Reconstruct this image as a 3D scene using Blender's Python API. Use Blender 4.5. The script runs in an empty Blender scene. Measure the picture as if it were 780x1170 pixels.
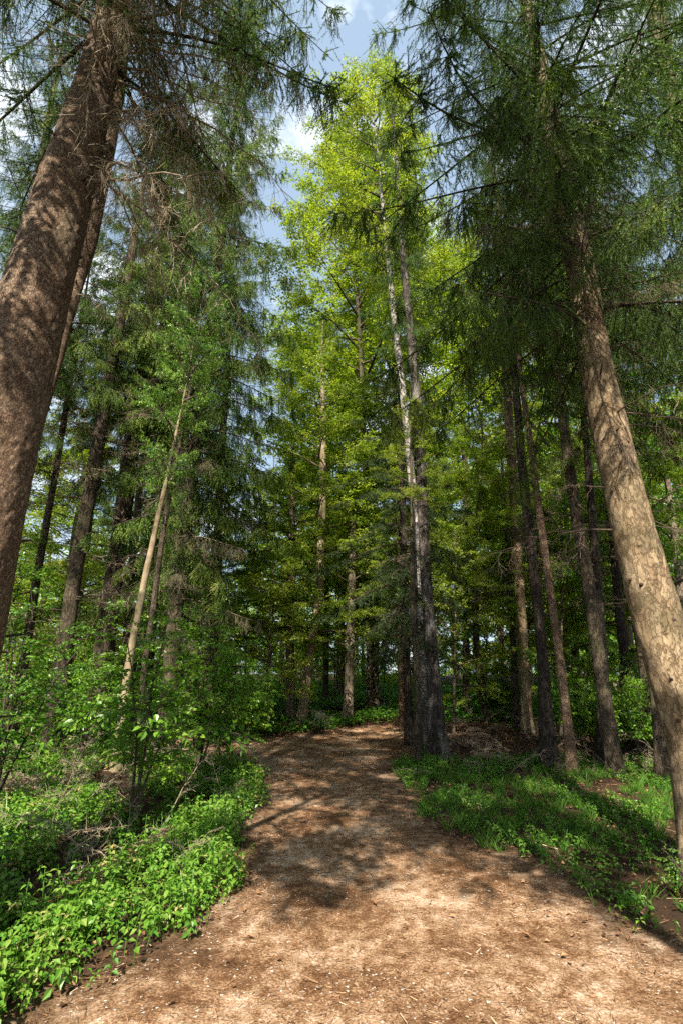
import bpy, math
import numpy as np
from mathutils import Vector, Matrix

R = math.radians
rng = np.random.default_rng(11)
S = bpy.context.scene
COL = S.collection

# ------------------------------------------------------------------ camera model
F, PITCH, EYE = 550.0, R(18.6), 1.6
CP, SP = math.cos(PITCH), math.sin(PITCH)

def ray(px, py):
    x = (px - 390) / F
    v = (585 - py) / F
    return np.array([x, CP - v * SP, v * CP + SP])

def at(px, py, Y):
    d = ray(px, py)
    t = Y / d[1]
    return np.array([d[0] * t, Y, EYE + d[2] * t]), t

def flat(px, py):
    d = ray(px, py)
    t = EYE / -d[2]
    return d[0] * t, d[1] * t

# ------------------------------------------------------------------ noise
def _hash(i, j, k, seed):
    n = (i * 374761393 + j * 668265263 + k * 2147483647 + seed * 974634777) & 0xFFFFFFFF
    n = ((n ^ (n >> 13)) * 1274126177) & 0xFFFFFFFF
    n = (n ^ (n >> 16)) & 0xFFFFFFFF
    return n.astype(np.float64) / 4294967295.0

def vnoise(P, seed=0):
    P = np.asarray(P, float)
    I = np.floor(P).astype(np.int64)
    f = P - I
    f = f * f * (3 - 2 * f)
    out = 0
    for a in (0, 1):
        for b in (0, 1):
            for c in (0, 1):
                h = _hash(I[..., 0] + a, I[..., 1] + b, I[..., 2] + c, seed)
                w = (f[..., 0] if a else 1 - f[..., 0]) * (f[..., 1] if b else 1 - f[..., 1]) * (f[..., 2] if c else 1 - f[..., 2])
                out = out + h * w
    return out

def n2(x, y, s, seed=0, octv=3):
    x = np.asarray(x, float); y = np.asarray(y, float)
    o = 0; amp = 1; tot = 0
    for k in range(octv):
        o = o + amp * vnoise(np.stack([x / s * 2**k, y / s * 2**k, np.zeros_like(x) + 3.3 * k], -1), seed + k)
        tot += amp; amp *= .5
    return o / tot

def sstep(a, b, x):
    t = np.clip((x - a) / (b - a), 0, 1)
    return t * t * (3 - 2 * t)

# ------------------------------------------------------------------ path outline on the ground
PATH_PX = [(-60, 1230), (22, 1166), (110, 1108), (205, 1068), (262, 1010), (274, 950), (299, 905), (288, 884), (250, 868), (120, 858),
           (-60, 852), (-60, 842), (150, 843), (290, 843), (380, 836), (440, 829), (478, 827), (474, 850), (460, 886), (500, 935),
           (585, 972), (650, 1000), (690, 1030), (715, 1062), (800, 1085), (1000, 1130), (1300, 1260)]
PATH = [flat(*p) for p in PATH_PX]
PATH = [(-3.2, -3.0), (-2.0, 0.5)] + PATH + [(5.5, 0.5), (5.0, -3.0)]
PA = np.array(PATH)

def path_sd(x, y):
    """signed distance to the path outline, positive inside"""
    x = np.asarray(x, float); y = np.asarray(y, float)
    sh = x.shape
    p = np.stack([x.ravel(), y.ravel()], -1)
    best = np.full(len(p), 1e9)
    ins = np.zeros(len(p), bool)
    n = len(PA)
    for i in range(n):
        a, b = PA[i], PA[(i + 1) % n]
        ab = b - a
        t = np.clip(((p - a) @ ab) / (ab @ ab), 0, 1)
        d = np.linalg.norm(p - (a + t[:, None] * ab), axis=1)
        best = np.minimum(best, d)
        c = (a[1] > p[:, 1]) != (b[1] > p[:, 1])
        with np.errstate(divide='ignore', invalid='ignore'):
            xi = (b[0] - a[0]) * (p[:, 1] - a[1]) / (b[1] - a[1]) + a[0]
        ins ^= c & (p[:, 0] < xi)
    return np.where(ins, best, -best).reshape(sh)

def height(x, y):
    x = np.asarray(x, float); y = np.asarray(y, float)
    off = sstep(0.1, 1.2, -path_sd(x, y))
    h = 0.10 * sstep(-1.0, -3.5, x) * off
    h = h + 0.034 * np.clip(y - 15, 0, 40)
    h = h + 0.28 * np.exp(-(((x - 4.2) / 2.6) ** 2 + ((y - 14.0) / 2.6) ** 2)) * off
    h = h + off * 0.14 * (n2(x, y, 2.6, 5) - .5)
    h = h + 0.035 * (n2(x, y, .55, 9, 2) - .5) + 0.016 * (n2(x, y, .13, 13, 2) - .5)
    return h

def hz(x, y):
    return float(height(np.array([x]), np.array([y]))[0])

# ------------------------------------------------------------------ mesh buffer
class Buf:
    def __init__(s):
        s.v = []; s.f = []; s.m = []; s.c = []; s.s = []; s.n = 0
    def add(s, V, Fc, mat=0, col=None, smooth=False):
        V = np.asarray(V, float); Fc = np.asarray(Fc, np.int64)
        k = len(Fc)
        s.v.append(V); s.f.append(Fc + s.n); s.n += len(V)
        s.m.append(np.full(k, mat, np.int32) if np.isscalar(mat) else np.asarray(mat, np.int32))
        s.c.append(np.full(k, .5) if col is None else (np.full(k, float(col)) if np.isscalar(col) else np.asarray(col, float)))
        s.s.append(np.full(k, smooth, bool) if np.isscalar(smooth) else np.asarray(smooth, bool))
    def pack(s):
        if len(s.v) != 1:
            s.v = [np.concatenate(s.v)]; s.f = [np.concatenate(s.f)]; s.m = [np.concatenate(s.m)]
            s.c = [np.concatenate(s.c)]; s.s = [np.concatenate(s.s)]
        return s
    def inst(s, T, M, off, dc=0.0):
        T.pack()
        s.add(T.v[0] @ np.asarray(M).T + np.asarray(off), T.f[0], T.m[0], np.clip(T.c[0] + dc, 0, 1), T.s[0])
    def mesh(s, name, mats, vattr=None):
        s.pack()
        V, T = s.v[0], s.f[0]
        me = bpy.data.meshes.new(name)
        me.vertices.add(len(V)); me.vertices.foreach_set('co', V.astype(np.float32).ravel())
        me.loops.add(len(T) * 3); me.loops.foreach_set('vertex_index', T.astype(np.int32).ravel())
        me.polygons.add(len(T)); me.polygons.foreach_set('loop_start', np.arange(0, len(T) * 3, 3, dtype=np.int32))
        me.polygons.foreach_set('material_index', s.m[0])
        me.polygons.foreach_set('use_smooth', s.s[0])
        for m in mats: me.materials.append(m)
        a = me.attributes.new('tint', 'FLOAT', 'FACE'); a.data.foreach_set('value', s.c[0].astype(np.float32))
        if vattr is not None:
            for k, arr in vattr.items():
                a = me.attributes.new(k, 'FLOAT', 'POINT'); a.data.foreach_set('value', arr.astype(np.float32))
        me.update(calc_edges=True)
        return me

def link(name, data, parent=None, kind=None):
    o = bpy.data.objects.new(name, data)
    COL.objects.link(o)
    if parent is not None: o.parent = parent
    if kind: o['kind'] = kind
    return o

GROUPS = {'spruce_tree': 'tall spruces of the wood', 'thin_spruce': 'thin spruce stems of the wood', 'beech_tree': 'leafy beeches beyond the bend',
          'lime_tree': 'bright lime trees beyond the bend', 'birch_tree': 'birches by the bend', 'slender_tree': 'slender pole trees left of the path',
          'young_tree': 'young trees between the trunks', 'leafy_shrub': 'leafy shrubs under the trees'}
def tag(o, label, cat, group=None):
    o['label'] = label; o['category'] = cat
    group = group or GROUPS.get(o.name.split('.')[0])
    if group: o['group'] = group
    return o

def rot(axis, a):
    return np.array(Matrix.Rotation(a, 3, axis))

def unit(v):
    v = np.asarray(v, float)
    return v / np.maximum(np.linalg.norm(v, axis=-1, keepdims=True), 1e-9)

def tube(buf, P, rad, sides=6, mat=0, col=.5, amp=0.0, nseed=0, flare=0.0, zfl=.3, close=False, rough=None):
    P = np.asarray(P, float); rad = np.asarray(rad, float)
    n = len(P)
    T = unit(np.gradient(P, axis=0))
    ref = np.array([1., 0, 0]) if abs(T[0][0]) < .8 else np.array([0, 1., 0])
    U = unit(np.cross(np.broadcast_to(ref, T.shape), T)); W = np.cross(T, U)
    th = np.arange(sides) / sides * 2 * math.pi
    rr = np.broadcast_to(rad[:, None], (n, sides)).copy()
    if amp > 0:
        s = np.concatenate([[0], np.cumsum(np.linalg.norm(np.diff(P, axis=0), axis=1))])
        C = np.stack([np.cos(th)[None] * 1.7 + 0 * s[:, None], np.sin(th)[None] * 1.7 + 0 * s[:, None], s[:, None] * 1.1 + 0 * th[None]], -1)
        rr = rr * (1 + amp * (vnoise(C + 20, nseed) - .5) * 2 + amp * .5 * (vnoise(C * 3.7 + 50, nseed + 1) - .5) * 2)
    if flare > 0:
        z = P[:, 2] - P[0, 2]
        e = np.exp(-np.maximum(z, 0) / zfl)[:, None]
        rr = rr * (1 + flare * e * (.55 + .45 * np.cos(th * 4 + nseed)[None] + .35 * np.cos(th * 3 + 2 * nseed)[None]))
    V = P[:, None] + rr[..., None] * (np.cos(th)[None, :, None] * U[:, None] + np.sin(th)[None, :, None] * W[:, None])
    V = V.reshape(-1, 3)
    if rough:
        C0 = np.repeat(P, sides, 0); nrm = unit(V - C0)
        for fq, am in rough:
            V = V + nrm * (am * (2 * vnoise(V * np.array([fq, fq, fq * .62]) + 7.7, nseed + 5) - 1) ** 1)[:, None]
    i = np.arange(n - 1)[:, None] * sides; j = np.arange(sides)[None]; j2 = (j + 1) % sides
    a = (i + j).ravel(); b = (i + j2).ravel(); c = (i + sides + j2).ravel(); d = (i + sides + j).ravel()
    Fc = np.concatenate([np.stack([a, b, c], -1), np.stack([a, c, d], -1)])
    if close:
        V = np.concatenate([V, P[:1], P[-1:]])
        k = n * sides
        jj = np.arange(sides); jn = (jj + 1) % sides
        Fc = np.concatenate([Fc, np.stack([jn, jj, np.full(sides, k)], -1),
                             np.stack([(n - 1) * sides + jj, (n - 1) * sides + jn, np.full(sides, k + 1)], -1)])
    buf.add(V, Fc, mat, col, True)

# ------------------------------------------------------------------ materials
def new_mat(name):
    m = bpy.data.materials.new(name); m.use_nodes = True
    nt = m.node_tree; nt.nodes.clear()
    return m, nt, nt.nodes, nt.links

def N(nodes, t, **kw):
    n = nodes.new(t)
    for k, v in kw.items():
        if k.startswith('i_'):
            key = k[2:].replace('_', ' ')
            n.inputs[key].default_value = v
        else: setattr(n, k, v)
    return n

def ramp(nodes, stops):
    r = nodes.new('ShaderNodeValToRGB')
    e = r.color_ramp.elements
    while len(e) < len(stops): e.new(.5)
    for el, (p, c) in zip(e, stops):
        el.position = p; el.color = (*c, 1)
    return r

def mat_leaf(name, stops, trans=.35, tcol=(1.15, 1.3, .5), rough=.45, spec=.35):
    m, nt, nd, L = new_mat(name)
    at_ = N(nd, 'ShaderNodeAttribute', attribute_name='tint')
    oi = N(nd, 'ShaderNodeObjectInfo')
    mm = N(nd, 'ShaderNodeMath', operation='MULTIPLY_ADD'); mm.inputs[1].default_value = .16; mm.inputs[2].default_value = -.08
    L.new(oi.outputs['Random'], mm.inputs[0])
    ad = N(nd, 'ShaderNodeMath', operation='ADD'); L.new(at_.outputs['Fac'], ad.inputs[0]); L.new(mm.outputs[0], ad.inputs[1])
    r = ramp(nd, stops); L.new(ad.outputs[0], r.inputs[0])
    p = N(nd, 'ShaderNodeBsdfPrincipled'); p.inputs['Roughness'].default_value = rough; p.inputs['Specular IOR Level'].default_value = spec
    L.new(r.outputs[0], p.inputs['Base Color'])
    mu = N(nd, 'ShaderNodeMix', data_type='RGBA', blend_type='MULTIPLY'); mu.inputs[0].default_value = 1
    L.new(r.outputs[0], mu.inputs[6]); mu.inputs[7].default_value = (*tcol, 1)
    t = N(nd, 'ShaderNodeBsdfTranslucent'); L.new(mu.outputs[2], t.inputs[0])
    mx = N(nd, 'ShaderNodeMixShader'); mx.inputs[0].default_value = trans
    L.new(p.outputs[0], mx.inputs[1]); L.new(t.outputs[0], mx.inputs[2])
    o = N(nd, 'ShaderNodeOutputMaterial'); L.new(mx.outputs[0], o.inputs[0])
    return m

def mat_bark(name, stops, moss=(.06, .075, .025), mossamt=.0, fine=26., stretch=.35, bump=.6, dist=.02, flake=True, lenticel=None, lichen=None):
    m, nt, nd, L = new_mat(name)
    tc = N(nd, 'ShaderNodeTexCoord')
    mp = N(nd, 'ShaderNodeMapping'); mp.inputs['Scale'].default_value = (1, 1, stretch)
    L.new(tc.outputs['Object'], mp.inputs[0])
    n1 = N(nd, 'ShaderNodeTexNoise'); n1.inputs['Scale'].default_value = fine; n1.inputs['Detail'].default_value = 6; n1.inputs['Roughness'].default_value = .65
    L.new(mp.outputs[0], n1.inputs['Vector'])
    vo = N(nd, 'ShaderNodeTexVoronoi', feature='F1'); vo.inputs['Scale'].default_value = fine * 1.1
    wn = N(nd, 'ShaderNodeVectorMath', operation='ADD'); L.new(mp.outputs[0], wn.inputs[0])
    ns = N(nd, 'ShaderNodeVectorMath', operation='SCALE'); ns.inputs['Scale'].default_value = .05
    L.new(n1.outputs['Color'], ns.inputs[0]); L.new(ns.outputs[0], wn.inputs[1]); L.new(wn.outputs[0], vo.inputs['Vector'])
    n2_ = N(nd, 'ShaderNodeTexNoise'); n2_.inputs['Scale'].default_value = 3.1; n2_.inputs['Detail'].default_value = 3
    L.new(tc.outputs['Object'], n2_.inputs['Vector'])
    # height = noise * .6 + voronoi * .5
    h = N(nd, 'ShaderNodeMath', operation='MULTIPLY_ADD'); h.inputs[1].default_value = .9 if flake else .25
    L.new(vo.outputs['Distance'], h.inputs[0]); L.new(n1.outputs['Fac'], h.inputs[2])
    if flake:
        ve = N(nd, 'ShaderNodeTexVoronoi', feature='DISTANCE_TO_EDGE'); ve.inputs['Scale'].default_value = fine
        ns2 = N(nd, 'ShaderNodeVectorMath', operation='SCALE'); ns2.inputs['Scale'].default_value = 3.2 / fine
        wn2 = N(nd, 'ShaderNodeVectorMath', operation='ADD')
        L.new(n1.outputs['Color'], ns2.inputs[0]); L.new(ns2.outputs[0], wn2.inputs[1]); L.new(mp.outputs[0], wn2.inputs[0])
        L.new(wn2.outputs[0], ve.inputs['Vector'])
        vc = N(nd, 'ShaderNodeTexVoronoi', feature='F1'); vc.inputs['Scale'].default_value = fine; L.new(wn2.outputs[0], vc.inputs['Vector'])
        sc = N(nd, 'ShaderNodeSeparateColor'); L.new(vc.outputs['Color'], sc.inputs[0])
        ed = N(nd, 'ShaderNodeMapRange'); ed.inputs[1].default_value = 0; ed.inputs[2].default_value = .12; ed.inputs[3].default_value = -.22; ed.inputs[4].default_value = .12
        L.new(ve.outputs['Distance'], ed.inputs[0])
        pl = N(nd, 'ShaderNodeMath', operation='MULTIPLY_ADD'); pl.inputs[1].default_value = .30; L.new(sc.outputs[0], pl.inputs[0]); L.new(ed.outputs[0], pl.inputs[2])
        h2 = N(nd, 'ShaderNodeMath', operation='ADD'); L.new(pl.outputs[0], h2.inputs[0]); L.new(n1.outputs['Fac'], h2.inputs[1])
        h3 = N(nd, 'ShaderNodeMath', operation='ADD'); L.new(h2.outputs[0], h3.inputs[0]); h3.inputs[1].default_value = .12
        h = h3
    cm = N(nd, 'ShaderNodeMath', operation='MULTIPLY_ADD'); cm.inputs[1].default_value = .35; L.new(n2_.outputs['Fac'], cm.inputs[0])
    hm = N(nd, 'ShaderNodeMath', operation='MULTIPLY'); hm.inputs[1].default_value = .62; L.new(h.outputs[0], hm.inputs[0])
    L.new(hm.outputs[0], cm.inputs[2])
    r = ramp(nd, stops); L.new(cm.outputs[0], r.inputs[0])
    col = r.outputs[0]
    if lenticel:
        mp2 = N(nd, 'ShaderNodeMapping'); mp2.inputs['Scale'].default_value = (1, 1, 4.2)
        L.new(tc.outputs['Object'], mp2.inputs[0])
        n3 = N(nd, 'ShaderNodeTexNoise'); n3.inputs['Scale'].default_value = 13; n3.inputs['Detail'].default_value = 4; n3.inputs['Roughness'].default_value = .7
        L.new(mp2.outputs[0], n3.inputs['Vector'])
        sx = N(nd, 'ShaderNodeSeparateXYZ'); L.new(tc.outputs['Object'], sx.inputs[0])
        mr = N(nd, 'ShaderNodeMapRange'); mr.inputs[1].default_value = lenticel[1]; mr.inputs[2].default_value = lenticel[2]; mr.inputs[3].default_value = .22; mr.inputs[4].default_value = -.06
        L.new(sx.outputs[2], mr.inputs[0])
        a3 = N(nd, 'ShaderNodeMath', operation='ADD'); L.new(n3.outputs['Fac'], a3.inputs[0]); L.new(mr.outputs[0], a3.inputs[1])
        r3 = ramp(nd, [(.47, (0, 0, 0)), (.66, (1, 1, 1))]); L.new(a3.outputs[0], r3.inputs[0])
        mx = N(nd, 'ShaderNodeMix', data_type='RGBA'); L.new(r3.outputs[0], mx.inputs[0]); L.new(col, mx.inputs[6]); mx.inputs[7].default_value = (*lenticel[0], 1)
        col = mx.outputs[2]
    if lichen:
        n5 = N(nd, 'ShaderNodeTexNoise'); n5.inputs['Scale'].default_value = 5.5; n5.inputs['Detail'].default_value = 8; n5.inputs['Roughness'].default_value = .7
        L.new(mp.outputs[0], n5.inputs['Vector'])
        r5 = ramp(nd, [(.50, (0, 0, 0)), (.62, (lichen[1],) * 3)]); L.new(n5.outputs['Fac'], r5.inputs[0])
        mx = N(nd, 'ShaderNodeMix', data_type='RGBA'); L.new(r5.outputs[0], mx.inputs[0]); L.new(col, mx.inputs[6]); mx.inputs[7].default_value = (*lichen[0], 1)
        col = mx.outputs[2]
    if mossamt > 0:
        n4 = N(nd, 'ShaderNodeTexNoise'); n4.inputs['Scale'].default_value = 1.7; n4.inputs['Detail'].default_value = 5
        L.new(tc.outputs['Object'], n4.inputs['Vector'])
        r4 = ramp(nd, [(.5, (0, 0, 0)), (.68, (mossamt,) * 3)]); L.new(n4.outputs['Fac'], r4.inputs[0])
        mx = N(nd, 'ShaderNodeMix', data_type='RGBA'); L.new(r4.outputs[0], mx.inputs[0]); L.new(col, mx.inputs[6]); mx.inputs[7].default_value = (*moss, 1)
        col = mx.outputs[2]
    b = N(nd, 'ShaderNodeBump'); b.inputs['Strength'].default_value = bump; b.inputs['Distance'].default_value = dist
    L.new(h.outputs[0], b.inputs['Height'])
    p = N(nd, 'ShaderNodeBsdfPrincipled'); p.inputs['Roughness'].default_value = .85; p.inputs['Specular IOR Level'].default_value = .2
    L.new(col, p.inputs['Base Color']); L.new(b.outputs[0], p.inputs['Normal'])
    o = N(nd, 'ShaderNodeOutputMaterial'); L.new(p.outputs[0], o.inputs[0])
    return m

def mat_tint(name, stops, rough=.9, spec=.15):
    m, nt, nd, L = new_mat(name)
    a = N(nd, 'ShaderNodeAttribute', attribute_name='tint')
    r = ramp(nd, stops); L.new(a.outputs['Fac'], r.inputs[0])
    p = N(nd, 'ShaderNodeBsdfPrincipled'); p.inputs['Roughness'].default_value = rough; p.inputs['Specular IOR Level'].default_value = spec
    L.new(r.outputs[0], p.inputs['Base Color'])
    o = N(nd, 'ShaderNodeOutputMaterial'); L.new(p.outputs[0], o.inputs[0])
    return m

def mat_ground(name, is_path):
    m, nt, nd, L = new_mat(name)
    tc = N(nd, 'ShaderNodeTexCoord')
    at_ = N(nd, 'ShaderNodeAttribute', attribute_name='edge')
    big = N(nd, 'ShaderNodeTexNoise'); big.inputs['Scale'].default_value = 1.3; big.inputs['Detail'].default_value = 5; big.inputs['Roughness'].default_value = .6
    mid = N(nd, 'ShaderNodeTexNoise'); mid.inputs['Scale'].default_value = 9; mid.inputs['Detail'].default_value = 6; mid.inputs['Roughness'].default_value = .7
    fin = N(nd, 'ShaderNodeTexNoise'); fin.inputs['Scale'].default_value = 75; fin.inputs['Detail'].default_value = 4; fin.inputs['Roughness'].default_value = .75
    vor = N(nd, 'ShaderNodeTexVoronoi'); vor.inputs['Scale'].default_value = 48
    for n in (big, mid, fin, vor): L.new(tc.outputs['Object'], n.inputs['Vector'])
    def mul_add(a, k, b):
        n = N(nd, 'ShaderNodeMath', operation='MULTIPLY_ADD'); L.new(a, n.inputs[0]); n.inputs[1].default_value = k
        if isinstance(b, float): n.inputs[2].default_value = b
        else: L.new(b, n.inputs[2])
        return n.outputs[0]
    v = mul_add(fin.outputs['Fac'], .55, mul_add(mid.outputs['Fac'], .5, mul_add(big.outputs['Fac'], .55, -.3)))
    dirt = ramp(nd, [(.30, (.040, .019, .009)), (.45, (.130, .064, .028)), (.54, (.28, .172, .096)), (.70, (.53, .415, .31))])
    soil = ramp(nd, [(.25, (.014, .009, .006)), (.5, (.044, .026, .015)), (.75, (.10, .058, .032))])
    L.new(v, dirt.inputs[0]); L.new(v, soil.inputs[0])
    # pale chips
    chip = ramp(nd, [(.05, (1, 1, 1)), (.16, (0, 0, 0))]); L.new(vor.outputs['Distance'], chip.inputs[0])
    sel = ramp(nd, [(.80, (0, 0, 0)), (.86, (1, 1, 1))])
    sx = N(nd, 'ShaderNodeSeparateColor'); L.new(vor.outputs['Color'], sx.inputs[0]); L.new(sx.outputs[0], sel.inputs[0])
    cm = N(nd, 'ShaderNodeMath', operation='MULTIPLY'); L.new(chip.outputs[0], cm.inputs[0]); L.new(sel.outputs[0], cm.inputs[1])
    mc = N(nd, 'ShaderNodeMix', data_type='RGBA'); L.new(cm.outputs[0], mc.inputs[0]); L.new(dirt.outputs[0], mc.inputs[6]); mc.inputs[7].default_value = (.55, .48, .40, 1)
    # edge blend (edge: + inside the path)
    e = mul_add(big.outputs['Fac'], .9, mul_add(mid.outputs['Fac'], .5, at_.outputs['Fac']))
    er = ramp(nd, [(.42, (0, 0, 0)), (.95, (1, 1, 1))])
    e2 = mul_add(e, .8, -.0); L.new(e2, er.inputs[0])
    mx = N(nd, 'ShaderNodeMix', data_type='RGBA'); L.new(er.outputs[0], mx.inputs[0]); L.new(soil.outputs[0], mx.inputs[6]); L.new(mc.outputs[2], mx.inputs[7])
    hh = mul_add(vor.outputs['Distance'], -.4, mul_add(fin.outputs['Fac'], .7, mul_add(mid.outputs['Fac'], .9, 0.)))
    b = N(nd, 'ShaderNodeBump'); b.inputs['Strength'].default_value = .75; b.inputs['Distance'].default_value = .02
    L.new(hh, b.inputs['Height'])
    p = N(nd, 'ShaderNodeBsdfPrincipled'); p.inputs['Roughness'].default_value = .95; p.inputs['Specular IOR Level'].default_value = .1
    L.new(mx.outputs[2], p.inputs['Base Color']); L.new(b.outputs[0], p.inputs['Normal'])
    o = N(nd, 'ShaderNodeOutputMaterial'); L.new(p.outputs[0], o.inputs[0])
    return m

M = {}
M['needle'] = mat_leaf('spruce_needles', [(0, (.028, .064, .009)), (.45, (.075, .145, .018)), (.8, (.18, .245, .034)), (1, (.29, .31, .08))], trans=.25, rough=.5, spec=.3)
M['needle_pale'] = mat_leaf('dry_spruce_needles', [(0, (.06, .065, .03)), (.5, (.17, .155, .075)), (1, (.33, .29, .16))], trans=.2, tcol=(1.1, 1.05, .8))
M['beech'] = mat_leaf('beech_leaves', [(0, (.050, .13, .011)), (.5, (.145, .295, .024)), (.85, (.255, .375, .042)), (1, (.36, .40, .09))], trans=.45, rough=.38, spec=.5)
M['lime'] = mat_leaf('bright_leaves', [(0, (.085, .175, .016)), (.5, (.235, .335, .03)), (.85, (.38, .42, .06)), (1, (.50, .46, .14))], trans=.55, tcol=(1.25, 1.22, .5), rough=.4, spec=.45)
M['herb'] = mat_leaf('herb_leaves', [(0, (.030, .090, .010)), (.45, (.085, .21, .018)), (.8, (.17, .30, .036)), (.95, (.27, .31, .08)), (1, (.36, .30, .10))], trans=.42, rough=.4, spec=.4)
M['grass'] = mat_leaf('grass_blades', [(0, (.03, .09, .012)), (.5, (.08, .20, .022)), (1, (.20, .29, .05))], trans=.4)
M['twig'] = mat_tint('twig_wood', [(0, (.035, .025, .018)), (.5, (.10, .072, .05)), (1, (.26, .20, .14))])
M['dead'] = mat_tint('dead_wood', [(0, (.10, .075, .05)), (.5, (.25, .195, .13)), (1, (.44, .36, .25))])
M['litter'] = mat_tint('leaf_litter', [(0, (.05, .025, .012)), (.5, (.17, .085, .04)), (.85, (.32, .19, .10)), (1, (.5, .38, .25))])
M['stone'] = mat_tint('stone_chips', [(0, (.14, .10, .07)), (.5, (.28, .22, .165)), (1, (.50, .44, .37))])
M['bark_red'] = mat_bark('bark_scaly_brown', [(.28, (.026, .015, .009)), (.5, (.095, .055, .030)), (.72, (.175, .112, .067)), (.9, (.29, .21, .14))], fine=36, stretch=.62, bump=1., dist=.016, lichen=((.15, .115, .08), .25), mossamt=.35, moss=(.075, .07, .035))
M['bark_tan'] = mat_bark('bark_tan', [(.3, (.034, .022, .012)), (.5, (.115, .076, .040)), (.7, (.21, .145, .080)), (.9, (.34, .255, .155))], fine=17, stretch=.45, bump=.8, dist=.02, flake=True, mossamt=.6, moss=(.055, .052, .022), lichen=((.21, .165, .105), .5))
M['bark_dark'] = mat_bark('bark_dark_brown', [(.3, (.014, .010, .006)), (.55, (.042, .030, .018)), (.8, (.11, .083, .054))], fine=28, stretch=.3, bump=.9, dist=.03, mossamt=.45)
M['bark_shaded'] = mat_bark('bark_shade_dark', [(.3, (.007, .005, .004)), (.55, (.022, .016, .011)), (.8, (.07, .052, .038))], fine=26, stretch=.3, bump=.9, dist=.03)  # shade on the log and grove stems is darkened into this bark colour
M['bark_birch_dark'] = mat_bark('bark_dark_birch', [(.3, (.008, .006, .005)), (.55, (.026, .020, .015)), (.8, (.08, .064, .05))], fine=20, stretch=.35, bump=.9, dist=.03, lichen=((.30, .27, .23), .6))
M['bark_pole'] = mat_bark('bark_pale_pole', [(.3, (.07, .047, .027)), (.5, (.19, .14, .08)), (.8, (.37, .30, .19))], fine=17, stretch=.3, bump=.4, dist=.015, flake=False, mossamt=.5, moss=(.12, .13, .05))
M['bark_birch'] = mat_bark('bark_birch', [(.3, (.12, .10, .078)), (.55, (.23, .20, .165)), (.8, (.40, .365, .32))], fine=20, stretch=.6, bump=.5, dist=.02, lenticel=((.045, .036, .03), .4, 4.5))
M['bark_grey'] = mat_bark('bark_grey_brown', [(.3, (.03, .022, .015)), (.55, (.095, .070, .047)), (.8, (.21, .165, .115))], fine=25, stretch=.35, bump=.7, dist=.02, mossamt=.5)
M['path'] = mat_ground('trodden_earth', True)

# ------------------------------------------------------------------ foliage primitives
def needles(buf, A, B, K, ln, w, mat=0, col=.5, spread=.8, r=rng):
    """K needle triangles along each segment A[i]->B[i]"""
    n = len(A)
    u = (np.arange(K)[None] + r.random((n, K))) / K
    ax = unit(B - A)
    p = A[:, None] + (B - A)[:, None] * u[..., None]
    rnd = unit(r.normal(size=(n, K, 3)))
    d = unit(ax[:, None] * .75 + rnd * spread)
    side = unit(np.cross(d, unit(r.normal(size=(n, K, 3)))))
    l = ln * r.uniform(.7, 1.2, (n, K, 1)); l = l * (1 - .35 * u[..., None])
    V = np.stack([p - side * w / 2, p + side * w / 2, p + d * l], 2).reshape(-1, 3)
    Fc = np.arange(n * K * 3).reshape(-1, 3)
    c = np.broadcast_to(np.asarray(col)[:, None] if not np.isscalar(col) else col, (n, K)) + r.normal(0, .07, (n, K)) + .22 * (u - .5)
    buf.add(V, Fc, mat, np.clip(c, 0, 1).ravel())

def strips(buf, A, B, ra, rb, mat=1, col=.5):
    """three-sided tapered twigs"""
    n = len(A)
    ax = unit(B - A)
    s1 = unit(np.cross(ax, np.array([.31, .52, .79]))); s2 = np.cross(ax, s1)
    V = []
    for P, rr in ((A, ra), (B, rb)):
        rr = np.broadcast_to(rr, (n,))[:, None]
        for k in range(3):
            a = k * 2 * math.pi / 3
            V.append(P + rr * (math.cos(a) * s1 + math.sin(a) * s2))
    V = np.stack(V, 1).reshape(-1, 3)
    base = np.arange(n)[:, None] * 6
    T = np.array([[0, 1, 4], [0, 4, 3], [1, 2, 5], [1, 5, 4], [2, 0, 3], [2, 3, 5]])
    Fc = (base[:, :, None] + T[None]).reshape(-1, 3)
    c = np.repeat(np.broadcast_to(col, (n,)), 6)
    buf.add(V, Fc, mat, c)

def leaves(buf, P, D, Nn, ln, w, mat=0, col=None, shape='diamond', fold=.12, droop=.0):
    n = len(P)
    D = unit(D); Sd = unit(np.cross(D, Nn)); Nn = np.cross(Sd, D)
    ln = np.broadcast_to(ln, (n,))[:, None]; w = np.broadcast_to(w, (n,))[:, None]
    if col is None: col = rng.normal(.5, .15, n)
    if shape == 'diamond':
        V = np.stack([P, P + D * ln * .45 + Sd * w / 2 + Nn * ln * fold, P + D * ln - Nn * ln * droop, P + D * ln * .45 - Sd * w / 2 + Nn * ln * fold], 1)
        T = np.array([[0, 1, 2], [0, 2, 3]]); k = 4
    else:
        V = np.stack([P, P + D * ln * .22 + Sd * w * .42 + Nn * ln * fold, P + D * ln * .55 + Sd * w * .42 + Nn * ln * fold * .7, P + D * ln - Nn * ln * droop,
                      P + D * ln * .55 - Sd * w * .42 + Nn * ln * fold * .7, P + D * ln * .22 - Sd * w * .42 + Nn * ln * fold, P + D * ln * .5 - Nn * ln * droop * .1], 1)
        T = np.array([[0, 1, 6], [1, 2, 6], [2, 3, 6], [3, 4, 6], [4, 5, 6], [5, 0, 6]]); k = 7
    Fc = (np.arange(n)[:, None, None] * k + T[None]).reshape(-1, 3)
    buf.add(V.reshape(-1, 3), Fc, mat, np.repeat(np.clip(col, 0, 1), len(T)))

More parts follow.
